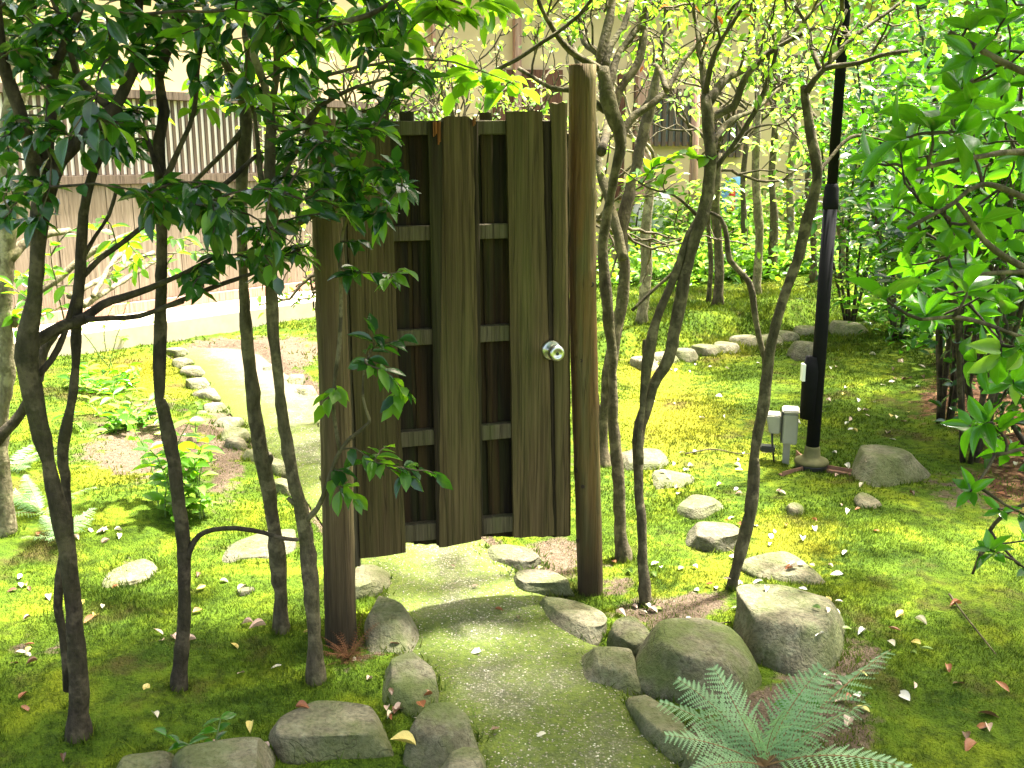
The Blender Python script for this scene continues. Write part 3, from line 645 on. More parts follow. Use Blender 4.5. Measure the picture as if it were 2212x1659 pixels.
    # torn orange rot at the broken board top
    for (x, y, w, hgt_) in [(938,266,9,30),(946,268,6,42),(1020,258,8,14)]:
        u, z = gp(x, y); mb = MB()
        for k in range(5):
            uu = u+r.uniform(-.5, .5)*w*.0015; mb.box(uu, uu+.004, -.006, -.0005, z-hgt_*.0015*r.uniform(.6, 1), z+r.uniform(0, .008))
        mb.build('splinter', M['gate_rot'], g, smooth=False)
    u, z = gp(1190, 756); q = Matrix.Translation((u, -.001, z)) @ Matrix.Rotation(PI/2, 4, 'X')
    mb = MB(); mb.lathe([(.034, 0), (.034, .004), (.030, .009), (.016, .011), (.015, .03)], 28, q); k = mb.build('knob_rose', M['steel'], g)
    mb = MB(); mb.lathe([(.0135, .011), (.0135, .03), (.02, .036), (.026, .044), (.0275, .056), (.0262, .066), (.022, .071), (.015, .0715), (.013, .069), (.004, .0685)], 28, q); kn = mb.build('knob', M['steel'], g)
    mb = MB(); mb.lathe([(.006, .0684), (.0055, .0695), (.001, .0695)], 12, q); mb.build('keyhole_boss', M['dark_plastic'], kn)
build_gate()

# ------------------------------------------------------------------ black pole, box on a stake
def build_pole():
    b = onground(1752, 1012); t = thing('black_pole', 'tall black metal pole on a round cast base with rusty feet', 'pole', b)
    Yp = b.y; top = PY(1828, -8, Yp)-b; col = PY(1796, 415, Yp)-b
    d = lambda f: Vector((top.x*f, 0, top.z*f))
    mb = MB(); mb.tube([d(0)+Vector((0,0,.06)), Vector((col.x, 0, col.z))], [.033, .033], 20); mb.build('lower_tube', M['metal_black'], t)
    mb = MB(); mb.tube([Vector((col.x, 0, col.z)), d(1.6)], [.0245, .0245], 20); mb.build('upper_tube', M['metal_black'], t)
    mb = MB(); q = Matrix.Translation((col.x, 0, col.z-.08)); mb.lathe([(.034, 0), (.037, .01), (.037, .05), (.034, .06), (.034, .1), (.028, .115), (.025, .12)], 20, q); mb.build('collar', M['metal_black'], t)
    mb = MB(); mb.lathe([(.084, .03), (.086, .038), (.080, .05), (.055, .06), (.042, .068), (.038, .105), (.036, .118), (.033, .12)], 28); mb.build('base_plate', M['metal_green'], t)
    mb = MB(); mb.lathe([(.078, -.03), (.078, .02), (.083, .03)], 28); mb.build('base_ring', M['dark_plastic'], t)
    for a in (214, 328, 90):
        Mx = Matrix.Rotation(math.radians(a), 4, 'Z'); mb = MB(); mb.box(.07, .23, -.014, .014, -.01, .010, Mx); mb.box(.07, .23, .010, .014, .0105, .028, Mx); mb.build('foot', M['iron_rust'], t, smooth=False)
    # white-edged clamp box strapped on the tube
    c = PY(1752, 800, Yp)-b; e = PY(1757, 870, Yp)-b
    mb = MB(); mb.tube([Vector((c.x+.002, -.0, c.z+.07)), Vector((c.x, 0, c.z)), Vector((c.x-.001, 0, e.z-.08))], [.031, .043, .039], 14); mb.build('clamp_box', M['metal_black'], t)
    mb = MB(); mb.box(c.x-.049, c.x-.035, -.03, .01, c.z-.05, c.z+.035); mb.build('reflector', M['white_tape'], t, smooth=False)
build_pole()
def build_box():
    b = onground(1698, 1000); t = thing('power_box', 'grey hooded power box on a thin stake beside the black pole', 'power box', b, math.radians(-14))
    s = PXM(b.y)
    mb = MB(); mb.box(-.02, .015, -.018, .018, -.05, .13); mb.build('stake', M['grey_plastic'], t, smooth=False)
    def bev(name, x0, x1, y0, y1, z0, z1, mat, sl=0.0):
        bm = bmesh.new(); bmesh.ops.create_cube(bm, size=1)
        for v in bm.verts:
            v.co = ((x0+x1)/2+v.co.x*(x1-x0), (y0+y1)/2+v.co.y*(y1-y0), (z0+z1)/2+v.co.z*(z1-z0))
            if sl and v.co.z < (z0+z1)/2: v.co.x += sl*(1 if v.co.x < (x0+x1)/2 else 0)
        bmesh.ops.bevel(bm, geom=bm.edges, offset=.006, segments=2, affect='EDGES')
        me = bpy.data.meshes.new(name); bm.to_mesh(me); bm.free(); me.materials.append(mat); return link(name, me, t)
    bev('housing', -.03, .045, -.06, .06, .115, .275, M['grey_plastic'])
    bev('lid', -.034, .05, -.064, .064, .277, .292, M['grey_plastic'])
    bev('gasket', -.038, -.031, -.058, .058, .12, .285, M['dark_plastic'])
    bev('socket_hood', -.115, -.039, -.05, .05, .165, .262, M['grey_plastic'], sl=.02)
    mb = MB(); mb.tube([Vector((-.08, -.02, .17)), Vector((-.075, -.022, .1)), Vector((-.06, -.03, .0))], [.006, .005, .005], 8); mb.build('cable', M['dark_plastic'], t)
    bev('plug', -.135, -.06, -.04, .02, .06, .092, M['dark_plastic'])
build_box()

# ------------------------------------------------------------------ leaves
def leaf_geo(secs, fold, curve, twist=0.0):
    V = [(0, 0, 0)]; UV = [(.5, 0)]
    for (t, w) in secs:
        zc = -curve*t*t; tw = twist*t
        for sx in (-1, 0, 1): V.append((sx*w*.5, t, zc+abs(sx)*w*fold+sx*tw*w)); UV.append((.5+sx*.5*w, t))
    V.append((0, 1, -curve)); UV.append((.5, 1)); F = [(0, 2, 1), (0, 3, 2)]; n = len(secs)
    for i in range(n-1):
        a = 1+3*i; b = a+3; F += [(a, a+1, b+1, b), (a+1, a+2, b+2, b+1)]
    a = 1+3*(n-1); F += [(a, a+1, a+4-1), (a+1, a+2, a+3)]
    return V, F, UV
SECS = [(.10, .42), (.26, .82), (.45, 1.0), (.64, .90), (.80, .58), (.92, .22)]
LEAFV = [leaf_geo(SECS, f, c, tw) for f, c, tw in ((.16, .10, 0), (.10, .22, .06), (.22, .04, -.05), (.14, .34, .04), (.08, .14, -.1))]
LEAF_ME = {}
def leaf_mesh(matk, v):
    if (matk, v) not in LEAF_ME:
        V, F, UV = LEAFV[v]; me = bpy.data.meshes.new('leaf'); me.from_pydata(V, [], F); me.materials.append(M[matk])
        uv = me.uv_layers.new(name='UVMap')
        for lp in me.loops: uv.data[lp.index].uv = UV[lp.vertex_index]
        me.polygons.foreach_set('use_smooth', np.ones(len(me.polygons), bool)); LEAF_ME[(matk, v)] = me
    return LEAF_ME[(matk, v)]
def frame(d, nrm):
    d = d.normalized(); x = d.cross(nrm)
    if x.length < 1e-4: x = d.cross(Vector((.3, .8, .2)))
    x.normalize(); return x, d, x.cross(d)
SM = np.array([(0,0,0),(-.42,.22,.05),(0,.22,-.01),(.42,.22,.05),(-.46,.58,.02),(0,.58,-.05),(.46,.58,.02),(0,1,-.16)])
SMF = [(0,2,1,1),(0,3,2,2),(1,2,5,4),(2,3,6,5),(4,5,7,7),(5,6,7,7)]
SMT = np.array([(0,2,1),(0,3,2),(1,2,5),(1,5,4),(2,3,6),(2,6,5),(4,5,7),(5,6,7)])
def leaf_cloud(name, pos, dr, nr, ln, wd, mat, parent, off, seed=0, kind='stuff'):
    pos = np.asarray(pos, float)-np.asarray(off); d = np.asarray(dr, float); d /= np.linalg.norm(d, axis=1)[:, None]+1e-9
    n = np.asarray(nr, float); x = np.cross(d, n); x /= np.linalg.norm(x, axis=1)[:, None]+1e-9; z = np.cross(x, d)
    ln = np.asarray(ln, float)[:, None, None]; wd = np.asarray(wd, float)[:, None, None]
    V = pos[:, None, :]+SM[None, :, 0:1]*wd*x[:, None, :]+SM[None, :, 1:2]*ln*d[:, None, :]+SM[None, :, 2:3]*ln*z[:, None, :]
    N = len(pos); F = SMT[None]+8*np.arange(N)[:, None, None]
    tn = np.repeat(np.random.default_rng(seed).random(N), 8)
    me = big_mesh(name, V.reshape(-1, 3), F.reshape(-1, 3), mat, {'tint': tn})
    return link(name, me, parent, kind)
def rv(r, s=1.0): return Vector((r.gauss(0, s), r.gauss(0, s), r.gauss(0, s)))
def inframe(p, m=30):
    q = proj(p)
    return q is not None and -m < q[0] < 2212+m and -m < q[1] < 1659+m
class Plant:
    def __init__(s, name, label, cat, base, bark, group=None, seed=1):
        s.base = Vector(base); s.root = thing(name, label, cat, base, 0, group); s.bark = bark; s.k = 1.0; s.sk = []; s.tw = MB(); s.lv = []; s.r = random.Random(seed); s.g = np.random.default_rng(seed)
    def stroke(s, pts, Y=None, part='branch', bark=None, flare=False, sides=10, step=.03, bump=.12):
        W_ = []
        for i, p in enumerate(pts):
            if Y is None: w = Vector(p[:3]); r = p[3]
            else:
                y = Y if isinstance(Y, (int, float)) else Y[0]+(Y[1]-Y[0])*i/(len(pts)-1); w = PY(p[0], p[1], y); r = p[2]*PXM(y)*s.k
            W_.append((w.x, w.y, w.z, r))
        L = smoothline(W_, step); P = L[:, :3].copy(); R = np.maximum(L[:, 3], .0015)
        R = R*(1+bump*np.convolve(s.g.normal(size=len(R)+4), np.ones(5)/2.2, 'valid'))
        P += np.stack([np.convolve(s.g.normal(size=len(R)+8), np.ones(9)/9, 'valid') for _ in range(3)], 1)*R.mean()*.5
        if flare:
            h = np.r_[0, np.cumsum(np.linalg.norm(np.diff(P, axis=0), axis=1))]; R = R*(1+.65*np.exp(-h/.04)); P[0, 2] -= .06; STONES.append((P[1, 0], P[1, 1], R[1]*2.6, R[1]*2.6, 0.0))
        for p, r in zip(P, R): s.sk.append((Vector(p), float(r)))
        mb = MB(); mb.tube(P, R, sides, True, .07, s.g); return mb.build(part, bark or s.bark, s.root, off=s.base)
    def near(s, p, up=0.0):
        q = np.array([k[0][:] for k in s.sk]); t = np.array(p); d = np.linalg.norm(q-t, axis=1)+np.maximum(0, q[:, 2]-t[2])*up
        return s.sk[int(np.argmin(d))]
    def twig(s, a, b, r0=.004, r1=.0015, sag=.06, keep=True):
        d = b-a; L = d.length; n = max(4, int(L/.05)); off = rv(s.r, L*.07); pts = []
        for i in range(n+1):
            t = i/n; pts.append(a+d*t+off*math.sin(PI*t)+Vector((0, 0, L*sag*math.sin(PI*t)))+rv(s.r, .0025))
        pts[0] = a; s.tw.tube(pts, np.linspace(r0, r1, n+1), 5, False)
        if keep: s.sk += [(p, r1) for p in pts[1::2]]
        return pts
    def leaf(s, p, d, nrm, ln, wd, mat): s.lv.append((p, d, nrm, ln, wd, mat))
    def spray(s, tip, n=6, ln=.075, wd=.45, mats=('leaf_cam',), droop=.25, frm=None, sub=True, keep=True):
        r = s.r; a = frm or s.near(tip, .3)[0]; L = (tip-a).length
        pts = s.twig(a, tip, min(.006, .0025+L*.004), .0014, .05, keep); mat = r.choice(mats)
        tail = pts[max(0, len(pts)-max(4, int(.2/.05)+1)):]; side = 1
        for k in range(n):
            t = k/max(1, n-1); q = t*(len(tail)-1); i = min(int(q), len(tail)-2); p = tail[i].lerp(tail[i+1], q-i); td = (tail[i+1]-tail[i]).normalized()
            sd = td.cross(Vector((0, 0, 1))); sd = sd.normalized() if sd.length > .1 else Vector((1, 0, 0)); side = -side
            d = td*(.55+.5*t)+sd*side*(1.0-.7*t)+Vector((0, 0, -droop+r.gauss(0, .22)))+rv(r, .2)
            s.leaf(p, d, Vector((0, 0, 1))+rv(r, .38), ln*r.uniform(.7, 1.15), ln*wd*r.uniform(.85, 1.15), r.choice(mats) if r.random() < .3 else mat)
    def whorl(s, tip, n=6, ln=.11, wd=.41, mats=('leaf_big',), frm=None):
        r = s.r; a = frm or s.near(tip, .2)[0]; pts = s.twig(a, tip, .005, .0025, .04); td = (pts[-1]-pts[-2]).normalized()+Vector((0, 0, .35)); td.normalize()
        u = td.orthogonal().normalized(); w = td.cross(u); ph = r.random()*6
        for k in range(n):
            an = ph+2*PI*k/n+r.gauss(0, .25); rad = u*math.cos(an)+w*math.sin(an); d = rad*r.uniform(.7, 1.2)+td*r.uniform(.05, .9)+Vector((0, 0, r.gauss(0, .12)))
            s.leaf(pts[-1]-td*r.uniform(0, .03), d, td*.9+rad*-.3+Vector((0, 0, .5))+rv(r, .25), ln*r.uniform(.65, 1.2), ln*wd*r.uniform(.85, 1.15), r.choice(mats))
    def canopy(s, c, rad, ncl, per, ln, mats, wd=.5, spread=.16, branch=True):  # crown leaves kept out of view, mostly placed to shade the foreground
        r = s.r; c = Vector(c)
        for _ in range(ncl):
            v = rv(r); v.normalize(); v *= r.random()**.4; p = c+Vector((v.x*rad[0], v.y*rad[1], v.z*rad[2])); a = s.near(p, .5)[0]
            if inframe(p, 120): continue
            if branch:
                s.twig(a, p, .008, .003, .05)
            for _ in range(per):
                q = p+rv(r, spread)
                if inframe(q, 25) : continue
                s.leaf(q, Vector((r.gauss(0, 1), r.gauss(0, 1), r.gauss(-.2, .4))), Vector((0, 0, 1))+rv(r, .5), ln*r.uniform(.75, 1.2), ln*wd, r.choice(mats))
    def grow(s, p, d, L, r, lev, wig=.35, kids=(2, 3), up=.25, tips=None, shrink=.72, ang=.6):
        R = s.r; n = max(3, int(L/.07)); pts = [p]; dd = d.normalized()
        for i in range(n):
            dd = (dd+rv(R, wig*.35)+Vector((0, 0, up*.12))).normalized(); pts.append(pts[-1]+dd*(L/n))
        s.tw.tube(pts, np.linspace(r, r*.72, n+1), 6 if r > .006 else 4, False); s.sk += [(q, r) for q in pts]
        if lev == 0:
            if tips is not None: tips.append((pts[-1], dd, pts[-3 if len(pts) > 3 else 0]))
            return
        for k in range(R.randint(*kids)):
            q = pts[-1] if k == 0 else pts[R.randint(max(1, n//2), n)]
            s.grow(q, dd+rv(R, ang), L*shrink*R.uniform(.8, 1.15), r*(.74 if k == 0 else .6), lev-1, wig, kids, up, tips, shrink, ang)
    def finish(s, most=290, twig_bark=None):
        if s.tw.n: s.tw.build('twigs', twig_bark or s.bark, s.root, off=s.base, kind='stuff')
        s.lv = [l if s.r.random() > .02 or l[5] not in ('leaf_cam', 'leaf_big') else (*l[:5], 'leaf_small') for l in s.lv]; sc = []
        for i, (p, d, nr, ln, wd, mt) in enumerate(s.lv):
            q = proj(p); sc.append((ln/q[2] if q and inframe(p) else 0, i))
        sc.sort(reverse=True); big = [i for v, i in sc[:most] if v*FPX > 17]; bs = set(big); inv = Matrix.Translation(-s.base)
        for i in big:
            p, d, nr, ln, wd, mt = s.lv[i]; x, y, z = frame(Vector(d), Vector(nr)); o = bpy.data.objects.new('leaf', leaf_mesh(mt, s.r.randrange(5))); C.objects.link(o); o.parent = s.root
            q = p-s.base
            o.matrix_local = Matrix(((x.x*wd, y.x*ln, z.x*ln, q.x), (x.y*wd, y.y*ln, z.y*ln, q.y), (x.z*wd, y.z*ln, z.z*ln, q.z), (0, 0, 0, 1)))
        by = {}
        for i, l in enumerate(s.lv):
            if i not in bs: by.setdefault(l[5], []).append(l)
        for k, (mt, ls) in enumerate(by.items()):
            leaf_cloud('foliage', [l[0] for l in ls], [l[1] for l in ls], [l[2] for l in ls], [l[3] for l in ls], [l[4] for l in ls], M[mt], s.root, s.base, k)

# ------------------------------------------------------------------ camellias on the left
gC = 'slender camellias left of the gate'
def mkplant(px, py, name, label, cat, bark, group=None, seed=1):
    return Plant(name, label, cat, onground(px, py), bark, group, seed)
BD, BG, BP = M['bark_dark'], M['bark_grey'], M['bark_pale']
T1 = mkplant(165, 1590, 'camellia_tree', 'thickest dark camellia with two stems leaning together, nearest the camera', 'tree', BD, gC, 1); T1.k = 0.86; y = T1.base.y
T1.stroke([(165,1590,25),(172,1500,24),(168,1400,23),(160,1300,22),(148,1200,23),(128,1100,25),(105,1000,22),(85,900,22),(64,800,23),(60,740,26),(72,640,22),(80,560,20),(85,480,24),(98,430,28)], (y, y), 'trunk', flare=True, sides=14)
T1.stroke([(98,440,26),(68,341,20),(41,239,17),(7,154,15),(-8,60,13),(-10,-60,12)], (y, y-.1))
T1.stroke([(96,430,20),(100,330,17),(112,250,15),(113,170,14),(135,110,12),(175,10,10),(190,-60,9)], (y, y+.15))
T1.stroke([(100,420,20),(130,345,17),(190,285,15),(246,232,13),(272,180,12),(300,110,12),(300,0,11),(305,-80,10)], (y, y+.2))
T1.stroke([(246,235,11),(205,205,9),(167,164,8),(147,85,7),(116,0,7),(100,-60,6)], (y+.1, y+.1))
T1.stroke([(65,765,16),(78,740,13),(137,706,12),(184,689,11),(219,661,9),(294,634,8),(376,600,7),(461,555,6)], (y, y+.25))
T1.stroke([(184,689,8),(240,686,7),(300,682,6.5),(358,661,6),(461,620,6),(563,583,5),(660,530,4)], (y+.08, y+.3))
T1.stroke([(358,663,6),(385,655,6),(397,652,5)], y+.2)
T1.stroke([(75,820,10),(110,780,9),(140,720,8),(160,640,7)], (y, y+.1))
T1.stroke([(150,1447,12),(140,1380,12),(126,1310,12),(128,1250,13),(140,1180,12),(147,1110,13),(143,1027,13),(136,975,12),(160,822,12),(164,685,13),(174,583,14),(180,480,11),(184,444,10),(205,358,10),(239,290,9),(262,200,8)], (y+.16, y+.1), 'trunk', flare=True)
T1.stroke([(176,600,7),(215,560,6),(270,520,6),(320,480,5),(345,455,4)], (y+.12, y+.2)); T1.stroke([(178,560,6),(205,510,5),(236,465,5),(255,400,4)], (y+.12, y+.2))
T2 = mkplant(385, 1485, 'camellia_tree', 'slim camellia with an arching shoot reaching to its neighbour', 'tree', BD, gC, 2); T2.k = 0.88; y = T2.base.y
T2.stroke([(385,1485,18),(394,1400,17),(398,1300,16),(398,1200,18),(388,1100,17),(376,1000,16),(352,880,17),(346,860,14),(350,760,14),(348,650,14),(345,540,13),(347,400,13),(345,300,13),(355,239,12),(343,164,10),(372,68,9),(388,-20,8)], (y, y+.05), 'trunk', flare=True, sides=12)
T2.stroke([(404,1205,8),(411,1180,8),(428,1156,7),(460,1143,6.5),(510,1140,6),(570,1150,5.5),(610,1163,5),(645,1166,4.5)], (y, y+.05), sides=8)
T2.stroke([(347,420,9),(385,330,7),(420,240,6),(430,120,5),(460,20,5)], (y, y-.1)); T2.stroke([(346,380,9),(320,300,7),(290,240,6)], (y, y+.1)); T2.stroke([(347,470,8),(400,440,6),(470,410,5),(560,330,4)], (y, y+.12))
T3 = mkplant(612, 1360, 'camellia_tree', 'olive-barked camellia standing farthest back of the near four', 'tree', BG, gC, 3); T3.k = 0.88; y = T3.base.y
T3.stroke([(612,1362,20),(608,1280,20),(600,1200,20),(586,1100,19),(571,1010,18),(556,950,17),(545,850,16),(537,750,15),(531,650,14),(525,550,14),(521,400,13),(525,300,14),(527,220,13)], (y, y), 'trunk', flare=True, sides=12)
T3.stroke([(578,1010,9),(586,992,8),(583,982,6)], y, sides=8)
T3.stroke([(527,225,11),(488,143,9),(461,100,8),(440,20,7),(430,-50,6)], (y, y-.15)); T3.stroke([(527,225,11),(535,140,9),(528,51,8),(540,-60,7)], (y, y+.1)); T3.stroke([(524,280,8),(480,330,6),(440,370,5),(410,400,4)], (y, y-.1))
T4 = mkplant(680, 1470, 'camellia_tree', 'camellia hugging the left gate post, leafy shoots crossing the gate boards', 'tree', BG, gC, 4); T4.k = 0.88; y = T4.base.y
T4.stroke([(680,1472,21),(678,1400,20),(672,1300,20),(664,1200,19),(654,1130,19),(640,1050,18),(621,950,16),(605,850,15),(596,750,15),(591,650,14),(584,550,15),(585,450,16),(580,400,14),(583,300,12),(584,250,11)], (y, y), 'trunk', flare=True, sides=12)
T4.stroke([(584,255,10),(575,190,9),(548,120,8),(553,90,8),(566,50,7),(570,-30,6)], (y, y+.05), bark=BP); T4.stroke([(584,255,10),(600,160,8),(597,60,7),(602,-60,7)], (y, y-.1))
T4.stroke([(583,400,9),(566,400,8),(558,330,7),(550,250,7),(535,200,6)], (y, y+.08)); T4.stroke([(652,1090,9),(634,1085,8),(622,1076,6)], y, sides=8)
T4.stroke([(655,1128,8),(678,1105,7),(695,1075,6),(735,970,5),(790,920,4.5),(797,905,4),(783,860,3.5),(786,800,3),(800,760,2.5)], (y, y-.05), sides=7)
T4.stroke([(735,972,5),(722,890,5),(725,805,5),(733,750,5),(738,640,5),(735,580,5),(742,500,4),(760,440,3)], (y-.02, y-.02), sides=7)
T4.stroke([(584,270,8),(640,280,7),(690,230,6),(760,190,5),(830,170,4)], (y, y-.15)); T4.stroke([(590,500,8),(650,480,6),(720,440,5),(790,400,4)], (y, y-.1)); T4.stroke([(600,120,7),(700,60,6),(800,30,5),(900,-20,5),(1000,10,3)], (y-.05, y-.1)); T4.stroke([(690,230,6),(640,330,5),(600,400,4)], (y-.05, y-.1))
TL = mkplant(5, 1152, 'pale_tree', 'pale-barked crooked tree standing by the ferns at the frame edge', 'tree', BP, None, 5); y = TL.base.y
TL.stroke([(5,1154,20),(10,1112,20),(6,1000,17),(14,856,15),(20,795,16),(16,720,17),(12,620,20),(16,520,20),(20,440,18),(10,330,15),(20,200,12),(15,40,10)], (y, y), 'trunk', flare=True)
TL.stroke([(-60,1010,14),(0,942,14),(50,885,13),(80,820,12),(95,760,10),(140,700,8)], (y-.2, y-.1), bark=BD); TL.stroke([(20,700,12),(60,650,10),(130,600,8),(200,540,7),(300,500,6)], (y, y+.3)); TL.stroke([(20,560,12),(60,520,9),(110,505,8),(150,500,7)], (y, y+.2)); TL.stroke([(16,350,10),(60,180,8),(90,60,7)], (y, y+.2))
for k, (a, b, c) in enumerate([((150,640),(240,590),(330,545)),((180,660),(260,610),(335,560)),((200,640),(250,560),(300,520)),((60,300),(140,200),(260,60)),((110,260),(210,130),(320,40)),((150,240),(250,170),(350,110)),((40,230),(60,120),(110,30))]):
    TL.stroke([(*a, 7), (*b, 6), (*c, 5)], (y+.3, y+1.1), bark=BP if k < 3 else BG, sides=7)
left = [T1, T2, T3, T4]; R0 = random.Random(21)
def place(tip, trees, **kw):
    best = min(trees, key=lambda t: (t.near(tip, .3)[0]-tip).length); best.spray(tip, **kw)
def scatter(n, x0, x1, y0, y1, ya, yb, mats, ln=.062, nl=(5, 8), trees=left, **kw):
    for _ in range(int(n*1.2)): place(PY(R0.uniform(x0, x1), R0.uniform(y0, y1), R0.uniform(ya, yb)), trees, n=R0.randint(*nl), ln=ln, mats=mats, **kw)
cam_, lim_ = ('leaf_cam',), ('leaf_lime',); mixd = ('leaf_cam', 'leaf_cam', 'leaf_lime')
scatter(56, -20, 380, -30, 130, 2.1, 3.0, cam_); scatter(18, 60, 330, 120, 200, 2.2, 3.2, mixd); scatter(36, 380, 700, -30, 80, 2.2, 3.0, mixd)
scatter(40, 420, 720, 60, 250, 2.4, 3.3, mixd); scatter(24, -20, 300, 210, 330, 2.0, 2.9, cam_); scatter(12, 0, 110, 330, 480, 2.0, 2.7, cam_)
scatter(9, 240, 330, 230, 330, 2.3, 2.9, cam_); scatter(22, 330, 480, 370, 480, 2.2, 2.9, cam_, droop=.4); scatter(26, 430, 660, 400, 560, 2.2, 2.9, cam_, droop=.4)
scatter(7, 380, 470, 560, 620, 2.4, 2.8, cam_, droop=.5); scatter(8, 560, 680, 530, 600, 2.4, 2.9, mixd, droop=.5); scatter(34, 590, 770, 250, 470, 2.3, 2.9, mixd)
scatter(11, 740, 850, 210, 300, 2.4, 2.8, mixd); scatter(13, 740, 880, 350, 420, 2.4, 2.75, mixd); scatter(12, 760, 850, 420, 480, 2.4, 2.75, mixd, droop=.4)
scatter(20, 680, 900, -20, 110, 3.2, 3.9, lim_, ln=.095); scatter(8, 700, 880, -20, 90, 2.4, 2.9, mixd); scatter(10, 780, 930, 90, 200, 2.4, 2.9, cam_); scatter(9, 900, 1070, -30, 40, 3.2, 3.7, lim_, ln=.10)
scatter(14, 100, 480, 470, 620, 3.0, 4.6, lim_, ln=.06, trees=[TL]); scatter(8, 0, 90, 560, 720, 3.2, 4.4, lim_, ln=.07, trees=[TL]); scatter(34, 60, 700, 10, 250, 3.6, 5.0, lim_, ln=.07, trees=[TL, T3])
yb = T4.base.y
for (px, py, n) in [(868,585,7),(770,520,5),(755,585,5),(840,605,4),(860,735,6),(810,720,5),(790,790,4),(845,815,6),(880,845,6),(850,870,5),(805,1000,5),(850,1015,6),(940,1025,7),(735,1060,5),(770,1070,5),(830,965,4),(720,850,4),(700,870,3),(885,1035,5),(745,1010,5)]:
    T4.spray(PY(px, py, yb-.03-R0.uniform(0, .08)), n=n+1, ln=.066, mats=('leaf_cam', 'leaf_lime'), droop=.3)
for (px, py, n) in [(1125,190,6),(1075,205,5),(1040,175,5),(1010,150,5),(985,195,4)]: T4.spray(PY(px, py, 3.5), n=n, ln=.105, mats=lim_, droop=.15, wd=.5)
T4.canopy((.30, 2.95, 2.75), (1.25, .75, .42), 62, 44, .085, cam_); T1.canopy((-1.4, 2.5, 2.6), (1.1, .8, .45), 36, 40, .085, cam_); T3.canopy((-.4, 3.1, 2.75), (.9, .6, .4), 34, 40, .085, cam_); T2.canopy((-.7, 2.0, 2.5), (1.0, .7, .35), 40, 40, .085, cam_)  # unseen leaf masses added overhead to shade the path and near moss
for t_ in left: t_.finish()
TL.finish(200)

# ------------------------------------------------------------------ slender trees right of the gate
gS = 'slender trees right of the gate'
S1 = mkplant(1350, 1209, 'slender_tree', 'slender twisted tree directly beside the right gate post', 'tree', BG, gS, 11); S1.k = 0.8; y = S1.base.y
S1.stroke([(1350,1209,18),(1338,1150,17),(1333,1027,16),(1326,925,15),(1323,788,15),(1312,668,15),(1306,583,14),(1303,529,13),(1312,460,14),(1323,393,14),(1338,310,13),(1322,250,18),(1312,215,20),(1306,180,18),(1302,150,15)], (y, y+.1), 'trunk', flare=True, sides=12)
for pts in [[(1306,190,13),(1298,120,11),(1314,50,10),(1326,-30,9)], [(1308,200,12),(1334,120,10),(1384,52,9),(1420,-30,8)], [(1304,190,12),(1294,124,10),(1262,90,9),(1260,50,8),(1240,-20,7)], [(1304,150,11),(1320,95,9),(1346,60,8),(1366,0,7)], [(1322,250,13),(1338,190,12),(1374,140,11),(1388,100,10),(1394,40,9),(1400,-40,8)],
            [(1335,320,11),(1358,262,10),(1414,220,9),(1444,188,8),(1474,136,7),(1520,80,6)], [(1296,150,9),(1230,110,8),(1180,40,6),(1150,-30,5)], [(1310,240,9),(1250,200,7),(1190,190,6),(1120,150,5)], [(1440,195,7),(1425,150,6),(1414,140,5)], [(1300,330,12),(1310,290,12),(1318,250,11)]]:
    S1.stroke(pts, (y+.1, y+.1+S1.r.uniform(-.2, .5)))
SB = mkplant(1306, 1005, 'slender_tree', 'thicker upright tree standing behind the one at the right post', 'tree', BG, gS, 12); SB.k = 0.78; y = SB.base.y
SB.stroke([(1306,1008,15),(1302,976,15),(1309,856,16),(1333,720,18),(1347,600,18),(1340,512,17),(1357,427,16),(1380,340,14),(1400,250,12),(1430,120,10),(1440,-30,8)], (y, y+.2), 'trunk', flare=True)
SB.stroke([(1345,560,12),(1318,440,12),(1300,380,11),(1290,330,9),(1270,200,8),(1220,60,6)], (y, y+.3))
S2 = mkplant(1398, 1305, 'slender_tree', 'forked tree splitting into two slanting stems above the moss', 'tree', BG, gS, 13); S2.k = 0.74; y = S2.base.y
S2.stroke([(1398,1307,15),(1391,1200,14),(1384,1090,14),(1380,1000,15),(1384,930,14),(1410,840,15),(1443,777,17),(1462,681,18),(1491,553,18),(1520,457,17),(1536,361,15),(1533,297,14),(1527,230,14),(1521,205,13)], (y, y+.25), 'trunk', flare=True, sides=12)
S2.stroke([(1381,1000,12),(1386,900,11),(1401,764,13),(1421,681,13),(1462,585,12),(1488,505,11),(1513,463,12)], (y, y+.22)); S2.stroke([(1398,780,9),(1394,755,8),(1392,735,5)], y+.12, sides=7)
for pts in [[(1530,300,13),(1539,256,12),(1586,232,11),(1610,171,10),(1665,113,8),(1760,60,6)], [(1528,225,11),(1562,178,10),(1610,150,8),(1700,80,6),(1800,-20,5)], [(1524,215,10),(1515,137,8),(1501,51,7),(1490,-30,6)], [(1535,310,10),(1580,260,8),(1640,230,6),(1720,150,5)], [(1522,210,9),(1545,110,7),(1600,20,6)],
            [(1538,370,9),(1600,290,7),(1650,200,6),(1680,100,5)], [(1512,470,6),(1456,422,4),(1401,406,3.5),(1340,365,2.5)], [(1500,550,6),(1420,620,5),(1365,672,5)]]:
    S2.stroke(pts, (y+.25, y+.25+S2.r.uniform(-.2, .5)))
S3 = mkplant(1582, 1272, 'slender_tree', 'slanting thin tree rising from the boulders toward the black pole', 'tree', BG, gS, 14); S3.k = 0.8; y = S3.base.y
S3.stroke([(1579,1274,17),(1597,1212,16),(1607,1161,16),(1624,1090,15),(1632,959,15),(1651,873,15),(1661,788,15),(1679,703,14),(1699,634,14),(1723,566,13),(1742,478,14),(1764,376,13),(1754,307,12),(1742,220,11),(1740,190,11)], (y, y+.15), 'trunk', flare=True, sides=12)
